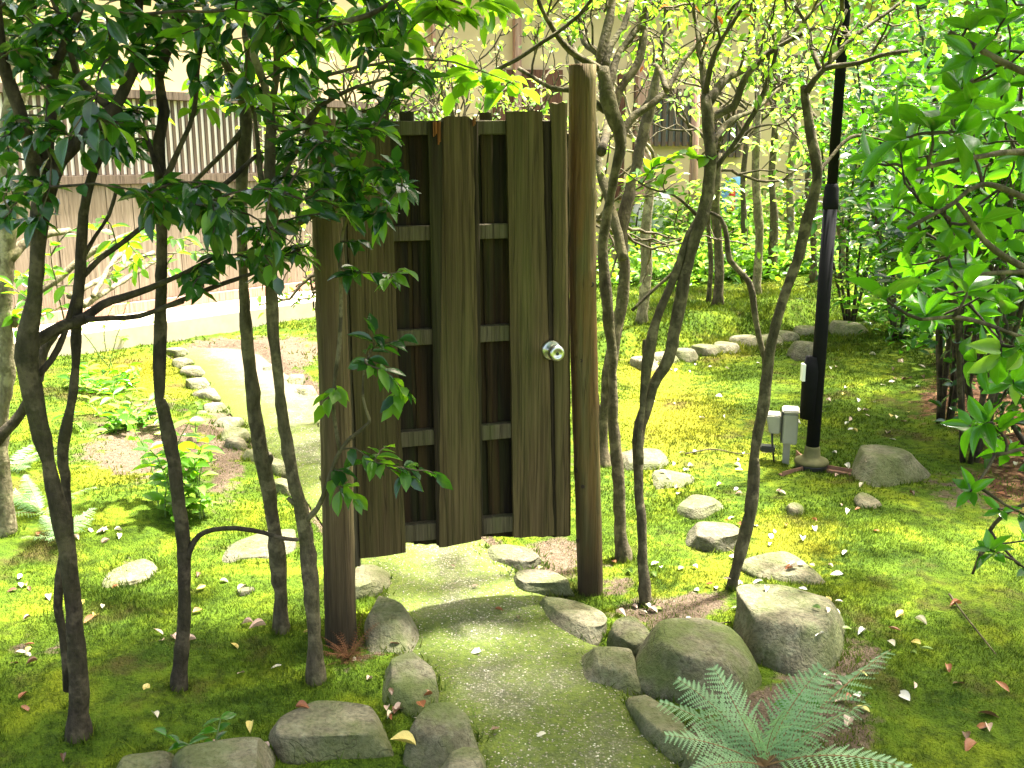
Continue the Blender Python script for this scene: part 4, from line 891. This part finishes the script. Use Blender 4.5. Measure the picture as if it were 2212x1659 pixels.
for pts in [[(1741,200,10),(1778,150,9),(1853,137,7),(1900,120,5),(1960,110,4)], [(1778,150,8),(1846,79,6),(1931,17,5),(2000,-40,4)], [(1772,155,7),(1755,110,6),(1745,60,5),(1700,-20,4)], [(1764,376,7),(1788,348,6),(1836,297,5),(1887,297,3),(1930,310,2)], [(1655,790,10),(1650,770,9),(1638,729,8),(1628,665,8),(1619,612,7.5),(1577,560,7),(1571,515,6),(1558,470,5),(1520,455,4)], [(1790,150,5),(1800,90,4),(1830,20,3)]]:
    S3.stroke(pts, (y+.12, y+.12+S3.r.uniform(-.1, .3)))
for t_, tips_px in ((S1, [(1250,20),(1200,40),(1320,10),(1400,40),(1360,100),(1290,60),(1150,60),(1450,20),(1230,130)]), (S2, [(1560,60),(1620,100),(1500,60),(1650,40),(1680,120),(1720,60),(1600,30),(1460,60),(1700,150),(1560,130),(1640,160)]), (S3, [(1760,60),(1820,40),(1700,30),(1860,100)]), (SB, [(1440,60),(1260,80),(1380,30),(1480,100),(1540,40)])):
    yy = t_.base.y
    for (px, py) in tips_px:
        for _ in range(2):
            tip = PY(px+R0.uniform(-35, 35), py+R0.uniform(-30, 40), yy+R0.uniform(0, .9)); a = t_.near(tip, .3)[0]; tp = []
            t_.grow(a, (tip-a)+Vector((0, 0, .1)), max(.12, (tip-a).length*.75), .005, 3, .8, (2, 3), .1, tp, .62, .75)
            for (p, d, q) in tp:
                for _k in range(R0.randint(1, 2)):
                    t_.leaf(p+rv(R0, .02), d+rv(R0, .7), Vector((0, 0, 1))+rv(R0, .6), R0.uniform(.024, .046), R0.uniform(.014, .024), 'leaf_rust' if R0.random() < .025 else 'leaf_small')
for (px, py, n) in [(1410,362,6),(1450,345,6),(1480,335,6),(1375,375,5),(1520,340,5),(1440,380,5)]: S2.spray(PY(px, py, S2.base.y+.2), n=n, ln=.055, mats=('leaf_lime',), droop=.1, wd=.75)
for (px, py) in [(1480,115),(1500,125),(1460,130),(1510,100),(1450,20),(1440,40),(1475,60)]: SB.spray(PY(px, py, SB.base.y+.3), n=9, ln=.045, mats=('leaf_small',), droop=.1, wd=.6)
S2.canopy((1.85, 3.05, 2.75), (1.1, .8, .4), 64, 44, .085, ('leaf_cam',)); S3.canopy((1.1, 2.2, 2.55), (1.1, .7, .35), 52, 44, .085, ('leaf_cam',))  # camellia leaves added above the view to shade path and boulders
for t_ in (S1, SB, S2, S3): t_.finish(200)

# twisted bushes just behind the gate
for k, (px, Yd, sd, lab) in enumerate([(985,5.2,31,'twisted multi-stemmed bush showing above the middle gate board'),(1165,5.6,33,'twisted bush above the gate corner next to the tall post'),(850,5.9,35,'spreading bush above the wide left gate board')]):
    p = PY(px, 700, Yd); b = (p.x, p.y, hz(p.x, p.y)); t_ = Plant('twisted_bush', lab, 'bush', b, BG, 'twisted bushes behind the gate', sd)
    t_.stroke([(b[0], b[1], b[2]-.05, .045), (b[0]+.05, b[1], .6, .04), (b[0]-.03, b[1]+.03, 1.05, .036)], None, 'trunk', flare=False); tp = []
    for j in range(6):
        a_ = 2*PI*j/6+sd; t_.grow(Vector((b[0]-.03, b[1]+.03, 1.03)), Vector((.62*math.cos(a_), .5*math.sin(a_), 1)), .55, .017, 4, .75, (2, 3), .35, tp, .70, .5)
    for (q, d, _) in tp:
        for _k in range(R0.randint(1, 4)): t_.leaf(q+rv(R0, .03), d+rv(R0, .7), Vector((0, 0, 1))+rv(R0, .6), R0.uniform(.025, .05), R0.uniform(.016, .026), 'leaf_small' if R0.random() < .8 else 'leaf_bg')
    t_.finish(120)

# ------------------------------------------------------------------ evergreen shrubs on the right
RB = Plant('evergreen_shrub', 'large-leaved glossy evergreen shrub reaching in from the frame edge, nearest on that side', 'shrub', (1.72, 2.62, hz(1.72, 2.62)), BD, 'evergreen shrubs on the right', 41)
RB.stroke([(1.72,2.62,-.03,.035),(1.70,2.65,.5,.032),(1.74,2.7,1.1,.03),(1.68,2.75,1.7,.025),(1.6,2.8,2.4,.018)], None, 'trunk', flare=True)
for pts in [[(2490,700,9),(2300,620,8),(2150,540,7),(2070,440,5)],[(2470,450,9),(2250,335,7),(2100,340,6),(1980,365,4)],[(2490,800,9),(2300,760,7),(2100,690,6),(1990,690,4)],[(2500,1050,9),(2250,1080,6),(2150,1130,5),(2100,1240,3.5)],[(2500,1000,8),(2300,960,6),(2150,985,4)],[(2450,250,9),(2200,150,7),(2050,70,5)],[(2480,560,8),(2240,440,7),(2120,400,6),(2060,440,5),(1960,495,4)],[(2480,640,8),(2260,590,6),(2060,600,4)]]:
    RB.stroke(pts, (2.62, 2.62+RB.r.uniform(-.35, .25)), bark=BG, sides=8)
def wh(n, x0, x1, y0, y1, ya, yb, ln=.098):
    for _ in range(n): RB.whorl(PY(R0.uniform(x0, x1), R0.uniform(y0, y1), R0.uniform(ya, yb)), n=R0.randint(4, 7), ln=ln*R0.uniform(.85, 1.1))
wh(44, 1950, 2240, 190, 520, 2.6, 4.0); wh(22, 1910, 2240, 520, 690, 2.5, 4.0); wh(10, 2070, 2260, -20, 190, 2.4, 3.8); wh(7, 2100, 2240, 720, 860, 2.3, 3.1); wh(6, 2080, 2240, 1040, 1290, 2.3, 2.9, .065); wh(5, 2080, 2230, 900, 1010, 2.3, 3.0, .09); wh(5, 1850, 1960, 260, 450, 2.6, 3.4)
for (px, py) in [(2010,240),(2075,260),(1945,275),(1910,615),(2090,590)]: RB.whorl(PY(px, py+25, 2.4), n=5, ln=.115)
RB.canopy((2.75, 3.35, 2.6), (.75, .8, .4), 30, 40, .11, ('leaf_big',), .38); RB.canopy((2.5, 2.2, 2.3), (.6, .5, .4), 6, 30, .11, ('leaf_big',), .38)  # unseen leaves added to shade the ground at the lower right
RB.finish(300)
def bush(name, label, cat, px, py, Y, rad, n, ln, mats, group=None, seed=1, stems=5, wd=.45, most=150, bark=BD, spread=.13, per=9):
    c = PY(px, py, Y); b = Vector((c.x, c.y, hz(c.x, c.y))); t_ = Plant(name, label, cat, b, bark, group, seed); r = t_.r
    for k in range(stems):
        a_ = 2*PI*k/stems+r.random(); e = c+Vector((math.cos(a_)*rad[0]*.5, math.sin(a_)*rad[1]*.5, r.uniform(-.1, .5)*rad[2])); m_ = b.lerp(e, .5)+rv(r, .06)
        t_.stroke([(b.x+.03*math.cos(a_), b.y+.03*math.sin(a_), b.z-.03, .016), (m_.x, m_.y, m_.z, .013), (e.x, e.y, e.z, .008)], None, 'stem', sides=6, step=.12)
    for _ in range(n//per):
        v = rv(r); v.normalize(); v *= r.random()**.45; p = c+Vector((v.x*rad[0], v.y*rad[1], v.z*rad[2]))
        if p.z < b.z+.04: p.z = b.z+.04+r.random()*.15
        if r.random() < .35: t_.twig(t_.near(p, .3)[0], p, .004, .0018, .05, False)
        mt = r.choice(mats)
        for _ in range(per): t_.leaf(p+rv(r, spread), Vector((r.gauss(0, 1), r.gauss(0, 1), r.gauss(-.1, .45))), Vector((0, 0, 1))+rv(r, .55), ln*r.uniform(.7, 1.2), ln*wd*r.uniform(.85, 1.15), mt)
    t_.finish(most); return t_
gB = 'dense evergreen bushes on the right'; bb = ('leaf_big', 'leaf_cam', 'leaf_cam')
for k, (px, py, Y, rad, n, lab) in enumerate([(2150,120,6.2,(1.0,.8,1.0),2600,'dense dark evergreen filling the top corner behind the large leaves'),(1990,180,8.0,(1.05,.8,1.0),2500,'leafy evergreen bush beside the pole top'),(2180,480,5.2,(.7,.7,.6),2200,'shaded evergreen bush behind the hanging large leaves'),
        (1965,450,8.4,(.95,.7,.9),2300,'sunlit evergreen bush halfway up behind the pole'),(2130,640,7.0,(.7,.7,.45),1000,'low evergreen bush over the brown leaf litter'),(1860,380,9.0,(.75,.7,1.2),1200,'bright yellow-green bush directly right of the pole'),(2300,850,4.8,(.5,.6,.5),500,'shaded bush at the edge above the leaf litter'),(2170,270,4.9,(.55,.5,.5),1300,'deep green bush directly behind the nearest large leaves'),(2090,430,5.6,(.5,.5,.45),1100,'dark green bush filling the gap below the large leaves')]):
    bush('evergreen_bush', lab, 'bush', px, py, Y, rad, n, .082, ('leaf_bg', 'leaf_lime') if k == 5 else bb, gB, 50+k)
SP = mkplant(2062, 782, 'sapling', 'thin multi-stemmed sapling growing out of the brown leaf litter', 'sapling', BD, None, 61)
for a_ in range(6): SP.stroke([(2060+a_*3, 782, 4), (2050+a_*9, 720, 4), (2040+a_*14, 640, 3)], SP.base.y, 'stem', sides=6)
for _ in range(16): SP.spray(PY(R0.uniform(1960, 2120), R0.uniform(600, 740), SP.base.y+R0.uniform(-.3, .3)), n=5, ln=.09, mats=('leaf_big',))
SP.finish(80)
TR = mkplant(2163, 800, 'slender_tree', 'dark slim trunk standing in leaf litter under the evergreens', 'tree', BD, None, 62); TR.stroke([(2163,802,13),(2160,700,12),(2170,550,11),(2160,380,9),(2150,100,8)], TR.base.y, 'trunk', flare=True); TR.canopy((TR.base.x, TR.base.y, 3.2), (.9, .9, .5), 14, 30, .09, ('leaf_big',)); TR.finish(40)

# ------------------------------------------------------------------ sunlit undergrowth and thin trunks at the back
gU = 'leafy undergrowth plants behind the moss mound'
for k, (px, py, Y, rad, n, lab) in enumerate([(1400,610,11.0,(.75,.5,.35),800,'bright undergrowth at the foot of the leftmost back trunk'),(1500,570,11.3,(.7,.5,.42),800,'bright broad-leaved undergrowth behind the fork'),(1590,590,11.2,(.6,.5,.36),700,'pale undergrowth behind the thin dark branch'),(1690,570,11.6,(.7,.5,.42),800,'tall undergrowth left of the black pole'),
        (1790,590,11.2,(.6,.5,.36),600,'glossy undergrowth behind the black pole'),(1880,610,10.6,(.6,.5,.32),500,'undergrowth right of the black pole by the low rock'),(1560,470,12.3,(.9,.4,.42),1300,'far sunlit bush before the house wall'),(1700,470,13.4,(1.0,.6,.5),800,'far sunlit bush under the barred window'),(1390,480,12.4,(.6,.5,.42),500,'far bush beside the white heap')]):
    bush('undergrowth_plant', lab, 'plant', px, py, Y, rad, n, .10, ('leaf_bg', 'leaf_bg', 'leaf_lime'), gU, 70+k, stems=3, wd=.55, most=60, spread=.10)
gT = 'thin trunks at the back of the garden'
for k, (p, q, r, lab) in enumerate([((1385,705),(1410,380),11,'thin tan trunk at the left end of the moss mound'),((1548,662),(1548,330),11,'thin straight trunk with a narrower twin behind the fork'),((1530,655),(1536,380),6,'narrow twin trunk close behind a straight thin one'),((1632,640),(1640,220),9,'thin trunk rising behind the dark side branch'),((1600,590),(1612,300),8,'faint thin trunk before the far bush'),
        ((1668,600),(1676,260),9,'thin trunk midway between slanting tree and house'),((1692,590),(1722,260),9,'thin leaning trunk crossing the barred window'),((1757,610),(1748,330),9,'thin trunk just left of the black pole'),((1818,610),(1806,330),8,'thin trunk just right of the black pole'),((1866,620),(1862,400),9,'short thick thin-barked trunk among evergreen leaves')]):
    t_ = mkplant(*p, 'thin_tree', lab, 'tree', BG if k % 3 else BP, gT, 90+k); Yy = t_.base.y
    (ax, ay), (bx_, by_) = p, q; dr = [(ax, ay, r), (ax+(bx_-ax)*.3+4, ay+(by_-ay)*.3, r*.95), (ax+(bx_-ax)*.65-5, ay+(by_-ay)*.65, r*.85), (bx_, by_, r*.7)]
    t_.stroke(dr, Yy, 'trunk', flare=True, sides=8, step=.1); tp = []; top = PY(bx_, by_, Yy)
    for _ in range(3): t_.grow(top, rv(R0, .5)+Vector((0, 0, 1)), .5, .018, 3, .6, (2, 2), .3, tp, .75, .5)
    for (e, d, _) in tp:
        for _k in range(4): t_.leaf(e+rv(R0, .06), d+rv(R0, .8), Vector((0, 0, 1))+rv(R0, .5), R0.uniform(.05, .10), R0.uniform(.03, .05), 'leaf_bg')
    for _ in range(3):
        e = PY(ax+R0.uniform(-60, 60), by_+R0.uniform(-20, 120), Yy+R0.uniform(-.3, .3)); t_.spray(e, n=6, ln=.11, mats=('leaf_bg',))
    t_.finish(40)
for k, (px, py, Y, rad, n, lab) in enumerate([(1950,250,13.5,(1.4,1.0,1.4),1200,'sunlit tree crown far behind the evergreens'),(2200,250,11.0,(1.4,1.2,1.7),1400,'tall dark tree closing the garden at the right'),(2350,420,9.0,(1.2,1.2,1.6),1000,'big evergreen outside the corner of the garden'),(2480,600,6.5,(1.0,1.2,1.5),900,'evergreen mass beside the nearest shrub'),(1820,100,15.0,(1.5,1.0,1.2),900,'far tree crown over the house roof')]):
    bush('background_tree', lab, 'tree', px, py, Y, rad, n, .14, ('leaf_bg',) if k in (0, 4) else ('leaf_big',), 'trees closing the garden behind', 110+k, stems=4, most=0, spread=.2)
# odd bright things glimpsed at the back
def lump(name, label, cat, px, py, Y, sx, sy, sz, mat, seed):
    c = PY(px, py, Y); me = rock_mesh(sx, sy, sz, seed, mat, 1.2, 3); o = link(name, me); o.location = (c.x, c.y, hz(c.x, c.y)); return tag(o, label, cat)
lump('white_heap', 'pale white heap glimpsed between the trunks behind the gate post', 'heap', 1412, 560, 12.6, .75, .6, .95, m_plain('plain_white', (.78, .76, .80), .8, 0, .2, 6), 3)  # pale mound in one white tone
lump('blue_sheet', 'bright blue crumpled sheet glimpsed through back leaves', 'sheet', 1582, 380, 13.2, .52, .34, 1.10, m_plain('blue_sheet', (.22, .50, .80), .5, 0, .3, 9), 4)
lump('red_bundle', 'small red bundle just below the blue sheet', 'bundle', 1580, 416, 12.9, .13, .12, .98, m_plain('red_cloth', (.62, .04, .03), .6, 0, .3, 9), 6)

# ------------------------------------------------------------------ fallen leaves (each one lies where it fell)
bpy.context.view_layer.update(); DG = bpy.context.evaluated_depsgraph_get()
MARKS = [(165,1590,'by the thickest camellia'),(385,1485,'by the camellia with the arching shoot'),(612,1360,'by the olive-barked camellia'),(690,1490,'by the camellia at the gate post'),(700,1565,'near the broad block stone'),(480,1620,'near the low tapered stone'),(300,1225,'near the sunken stone'),(40,1300,'on moss at the frame edge'),(893,1440,'near the long dark path stone'),
         (1300,1270,'by the foot of the tall gate post'),(1400,1310,'by the forked tree'),(1590,1275,'by the slanting thin tree'),(1500,1390,'near the rounded boulder'),(1720,1330,'near the largest boulder'),(1750,1010,'near the black pole foot'),(1690,980,'near the grey power box'),(1910,1020,'near the flat-topped rock'),(1680,1210,'near the tapering slab'),(1550,1140,'near the pale lumpy stone'),(1460,1050,'near the flat stones in moss'),(1450,860,'on the orange moss'),(1600,760,'below the mound edging'),(1660,1570,'near the big fern'),(1900,1330,'on moss beside the bare soil'),(1960,1560,'on moss right of the fern'),(2150,1250,'on moss under the hanging shoots'),(2150,860,'in the brown leaf litter'),(1900,800,'on the sunlit moss beyond the pole'),(1830,1180,'on moss between pole and largest boulder'),(1150,1450,'on the pebble path'),(1100,1230,'on the sunlit path under the gate'),(2120,1500,'on dark moss at the lower corner')]
COLN = dict(pink='pale pink', cream='cream', rust='rust-red', yellow='yellow', brown='dark brown', green='fresh green', white='bleached white')
GLV = 'fallen leaves scattered over moss and path'
FL = [leaf_geo(SECS, f, c, tw) for f, c, tw in ((.30, .12, .1), (.18, -.15, -.08), (.4, .2, 0), (.1, .3, .15))]; FLM = {}
USED = set(); SHAPE = ('cupped', 'arched', 'folded', 'twisted')
def fallen(px, py, colr, ln, z0=.45, cols=None):
    p = onground(px, py); hit, loc, nrm, *_ = S.ray_cast(DG, Vector((p.x, p.y, hz(p.x, p.y)+z0)), Vector((0, 0, -1)))
    if hit and loc.z < hz(p.x, p.y)+.3: p = loc
    mk_ = min(MARKS, key=lambda m: (m[0]-px)**2+((m[1]-py)*1.6)**2)[2]
    for _ in range(14):                          # a leaf of a kind that does not lie here yet
        v = rnd.randrange(4); sz = 'small ' if ln < .040 else 'large ' if ln > .054 else ''
        lab = f'{sz}{COLN[colr]} {SHAPE[v]} leaf lying {mk_}'
        if lab not in USED: break
        if cols: colr = rnd.choice(cols)
        if z0 and cols: ln = ln*rnd.uniform(.85, 1.18)
    USED.add(lab); k = (colr, v)
    if k not in FLM:
        V, F_, UV = FL[v]; me = bpy.data.meshes.new('fallen_leaf'); me.from_pydata(V, [], F_); me.materials.append(M['dead_'+colr]); uv = me.uv_layers.new(name='UVMap')
        for lp in me.loops: uv.data[lp.index].uv = UV[lp.vertex_index]
        me.polygons.foreach_set('use_smooth', np.ones(len(me.polygons), bool)); FLM[k] = me
    o = link('fallen_leaf', FLM[k]); o.location = (p.x, p.y, p.z+.008)
    o.rotation_euler = (rnd.gauss(0, .15), rnd.gauss(0, .2), rnd.uniform(0, 6.28)); ln *= .82; o.scale = (ln*rnd.uniform(.42, .6), ln, ln)
    tag(o, lab, 'leaf', GLV)
def litter(n, x0, x1, y0, y1, cols, a=.032, b=.055):
    cl = [(rnd.uniform(x0, x1), rnd.uniform(y0, y1)) for _ in range(max(2, n//5))]
    for i in range(n):
        qx, qy = rnd.choice(cl) if i % 2 else (rnd.uniform(x0, x1), rnd.uniform(y0, y1))
        if i % 2: qx += rnd.gauss(0, 26); qy += rnd.gauss(0, 13)
        fallen(qx, qy, rnd.choice(cols), rnd.uniform(a, b), cols=cols)
pk = ['pink', 'pink', 'cream', 'white', 'rust']; wt = ['white', 'white', 'cream', 'pink']
litter(42, 0, 720, 1230, 1640, ['pink', 'cream', 'rust', 'brown', 'pink', 'yellow']); litter(30, 1500, 1900, 1080, 1300, wt+['rust']); litter(26, 1760, 1990, 1240, 1560, ['pink', 'cream', 'white', 'green', 'yellow', 'rust'], .035, .06)
litter(22, 1420, 1720, 880, 1080, wt, .035, .055); litter(12, 1380, 1640, 790, 900, wt, .04, .06); litter(34, 1900, 2212, 740, 1010, ['brown', 'rust', 'pink', 'brown', 'yellow', 'cream'], .05, .08); litter(18, 1780, 2000, 830, 960, ['cream', 'pink', 'yellow', 'white'], .04, .06)
litter(16, 1280, 1640, 1200, 1330, ['pink', 'rust', 'cream', 'green']); litter(10, 760, 920, 1380, 1600, ['pink', 'rust', 'brown', 'cream']); litter(9, 1960, 2210, 1050, 1650, ['rust', 'brown', 'pink', 'cream'], .04, .065); litter(7, 930, 1300, 1230, 1620, ['rust', 'cream', 'brown'], .025, .04); litter(8, 1600, 1900, 700, 800, wt, .04, .06); litter(7, 1800, 1900, 980, 1100, pk); litter(10, 60, 300, 1100, 1200, ['pink', 'rust', 'cream'], .04, .06)
for (px, py, c_, l_) in [(935,1520,'rust',.045),(640,1570,'rust',.05),(580,1622,'pink',.045),(900,1648,'yellow',.085),(1170,1228,'green',.04),(1165,1302,'green',.045),(1040,1425,'white',.04),(1870,1365,'white',.05),(1965,1520,'white',.075),(2110,1545,'brown',.07),(2180,1500,'rust',.06),(1720,1340,'white',.04),(1650,1345,'white',.035),(575,1355,'pink',.07),(500,1395,'yellow',.05),(60,1500,'rust',.06),(905,1535,'rust',.06),(1285,1255,'cream',.035),(1480,1345,'white',.04)]: fallen(px, py, c_, l_)

# ------------------------------------------------------------------ ferns and small plants
def frond_mesh(name, L, W_, mat, arch, pairs=19, teeth=8, seed=0, side=0.0, fill=.54):
    r = np.random.default_rng(seed); V = []; Fc = []
    def P(t): return np.array([side*L*t*t, L*t*(1-.12*arch*t), arch*L*(.55*t-.75*t*t)])
    for k in range(pairs):
        t = .12+.88*k/pairs; p = P(t); q = P(t+.01)-p; q /= np.linalg.norm(q); up = np.array([0, 0, 1.])-q*q[2]; up /= np.linalg.norm(up); sd = np.cross(q, up)
        ln = W_*.5*(math.sin(PI*min(1, (t-.02)*.92)**.62)*.95+.05)*(1-.12*t)*r.uniform(.84, 1.08); wd = L/pairs*.98
        for s_ in (-1, 1):
            d = sd*s_*.93+q*.42-up*.10+up*r.normal(0, .14); d /= np.linalg.norm(d); w = q-d*q.dot(d); w /= np.linalg.norm(w); b = len(V); V.append(p)
            for j in range(1, teeth+1):
                f = j/teeth; h = wd*fill*(1-.72*f**1.8); c = p+d*ln*f-up*ln*.18*f*f; fb = p+d*ln*(f-.55/teeth)-up*ln*.18*f*f
                V += [fb+w*h*.45, c+w*h+up*wd*.08, c, fb-w*h*.45, c-w*h+up*wd*.08]
            V.append(p+d*ln*1.08-up*ln*.2); pc = b
            for j in range(teeth):
                i = b+1+5*j; nxt = i+2
                Fc += [(pc, nxt, i+1, i), (pc, i+3, i+4, nxt)]; pc = nxt
            e = len(V)-1; Fc += [(pc, e, pc-1), (pc, pc+2, e)]
    mb = MB(); mb.add(V, Fc); me = mb.mesh(name, mat, False)
    st = MB(); T = np.linspace(0, 1, 14); st.tube([P(t) for t in T], .0032*(1-.8*T)*L/.4, 5); return me, st.mesh('rachis', M['fern_stem'] if mat is M['fern'] else mat)
def fern(name, label, base, fronds, mat, group=None, seed=0, cat='fern', **kw):
    t_ = thing(name, label, cat, base, 0, group); r = random.Random(seed)
    for k, (az, el, L, W_) in enumerate(fronds):
        me, st = frond_mesh('frond', L, W_, mat, r.uniform(.25, .5), seed=seed*20+k, side=r.gauss(0, .12), **kw); o = link('frond', me, t_); o.rotation_euler = Euler((el, r.gauss(0, .15), az), 'XYZ'); link('rachis', st, o)
    return t_
fb = G(1650, 1655, .04)
def aim(px, py, z):               # azimuth and length of a frond whose tip stands over this spot
    p = G(px, py, z); d = p-fb; return math.atan2(-d.x, d.y), math.hypot(d.x, d.y)
fr = []
for (px, py, z, w) in [(1485,1480,.16,.16),(1430,1530,.12,.14),(1545,1470,.20,.17),(1745,1458,.22,.18),(1822,1490,.18,.15),(1985,1470,.20,.15),(1440,1595,.10,.13),(1880,1560,.16,.13),(1960,1640,.10,.13),(1480,1660,.10,.12),(1700,1560,.2,.13),(1600,1560,.18,.13)]:
    a_, L = aim(px, py, z); fr.append((a_, math.atan2(z-.03, L)+.12, math.hypot(L, z)*1.06, w))
fern('fern', 'big pale green fern in front of the boulders at the lower edge', fb, fr, M['fern'], None, 3)
db = onground(752, 1425); r = random.Random(8)
fern('dead_fern', 'brown withered fern clump at the foot of the left gate post', db, [(r.uniform(0, 6.28), r.uniform(-.3, 1.0), r.uniform(.07, .17), r.uniform(.022, .045)) for _ in range(44)], M['fern_dead'], None, 5, pairs=15, teeth=3, fill=.2)
for k, (px, py, n, L, lab) in enumerate([(90,1110,9,.26,'pale fern behind the thickest camellia at the left'),(130,1165,7,.2,'low fern at the foot of pale tree'),(30,1010,8,.22,'bluish fern left beside the thickest camellia')]):
    r = random.Random(k+40); fern('fern', lab, onground(px, py), [(r.uniform(0, 6.28), r.uniform(.25, .8), L*r.uniform(.7, 1.1), .10) for _ in range(n)], M['fern'], 'small ferns at the left', 30+k)
def herb(px, py, stalks, Hh, ln, label, mats=('leaf_bg',), seed=1, name='leafy_plant', group=None, wd=.45, lean=.12):
    t_ = mkplant(px, py, name, label, 'plant', M['stem_green'], group, seed); r = t_.r
    for k in range(stalks):
        a = t_.base+Vector((r.gauss(0, .06), r.gauss(0, .05), -.01)); H_ = Hh*r.uniform(.55, 1.1); e = a+Vector((r.gauss(0, lean)*H_*2, r.gauss(0, lean)*H_*2, H_)); pts = t_.twig(a, e, .004, .002, 0.0)
        for i in range(1, len(pts)):
            an = r.random()*6
            for q in (0, PI):
                t_.leaf(pts[i], Vector((math.cos(an+q), math.sin(an+q), r.uniform(-.1, .5))), Vector((0, 0, 1))+rv(r, .3), ln*r.uniform(.7, 1.2), ln*wd, r.choice(mats))
    t_.finish(120)
herb(410, 1115, 11, .40, .095, 'bright leafy stalks growing beside the camellia with the arching shoot', ('leaf_bg', 'leaf_lime'), 3)
herb(425, 960, 1, .28, .08, 'single thin leafy stalk on the bare soil', ('leaf_bg',), 4)
for k, (px, py, lab) in enumerate([(250,850,'ground plant on the moss above the soil patch'),(285,905,'larger ground plant with pale leaves in the moss'),(215,830,'ground plant nearest the concrete step'),(240,935,'low ground plant with round leaves by the soil')]): herb(px, py, 7, .12, .09, lab, ('leaf_bg', 'leaf_big'), 10+k, 'ground_plant', 'low plants in the left moss', .38, .8)
herb(230, 800, 3, .55, .035, 'wispy tall seedling before the concrete step', ('leaf_bg',), 20)
for k, (px, py, lab) in enumerate([(180,745,'small plant under the concrete step, left end'),(320,735,'small plant growing at the step front'),(640,590,'bright small plant at the wall behind the near trunks')]): herb(px, py, 6, .2, .06, lab, ('leaf_bg',), 24+k, 'leafy_plant', 'small plants at the house foot', .5, .5)
for k, (px, py, lab) in enumerate([(1795,660,'glossy low plant beside the yellowish rock'),(1900,690,'low plant with pale leaves right of the pole'),(1960,740,'low drooping plant on the moss right of the pole')]): herb(px, py, 8, .22, .12, lab, ('leaf_big', 'leaf_bg'), 34+k, 'leafy_plant', 'low glossy plants near the pole', .4, .5)
herb(490, 1668, 4, .10, .05, 'tiny bluish plant in front of the low tapered stone', ('leaf_big',), 44, wd=.5, lean=.4)
herb(1655, 1590, 1, .18, .06, 'single broad-leaved seedling standing in the big fern', ('leaf_big',), 46, wd=.6)
for k, (pts, lab) in enumerate([([(2050,1290),(2075,1325),(2110,1370),(2150,1420)],'bent thin twig lying on moss under the hanging shoots'),([(1530,1170),(1580,1195),(1625,1230)],'pale stick resting against the lumpy stone'),([(1480,985),(1540,975),(1600,985),(1660,982)],'long thin root lying across the sunlit moss'),([(1500,1352),(1540,1355),(1580,1350)],'dark twig on the bare soil behind the boulders')]):
    W_ = [onground(*p) for p in pts]; mb = MB(); L = smoothline([(p.x, p.y, p.z+.012) for p in W_], .03); o = W_[0]; mb.tube(L-np.array(o), np.linspace(.0042, .002, len(L)), 6); q = mb.build('stick', BG if k < 3 else BD); q.location = o; tag(q, lab, 'stick')

collars()
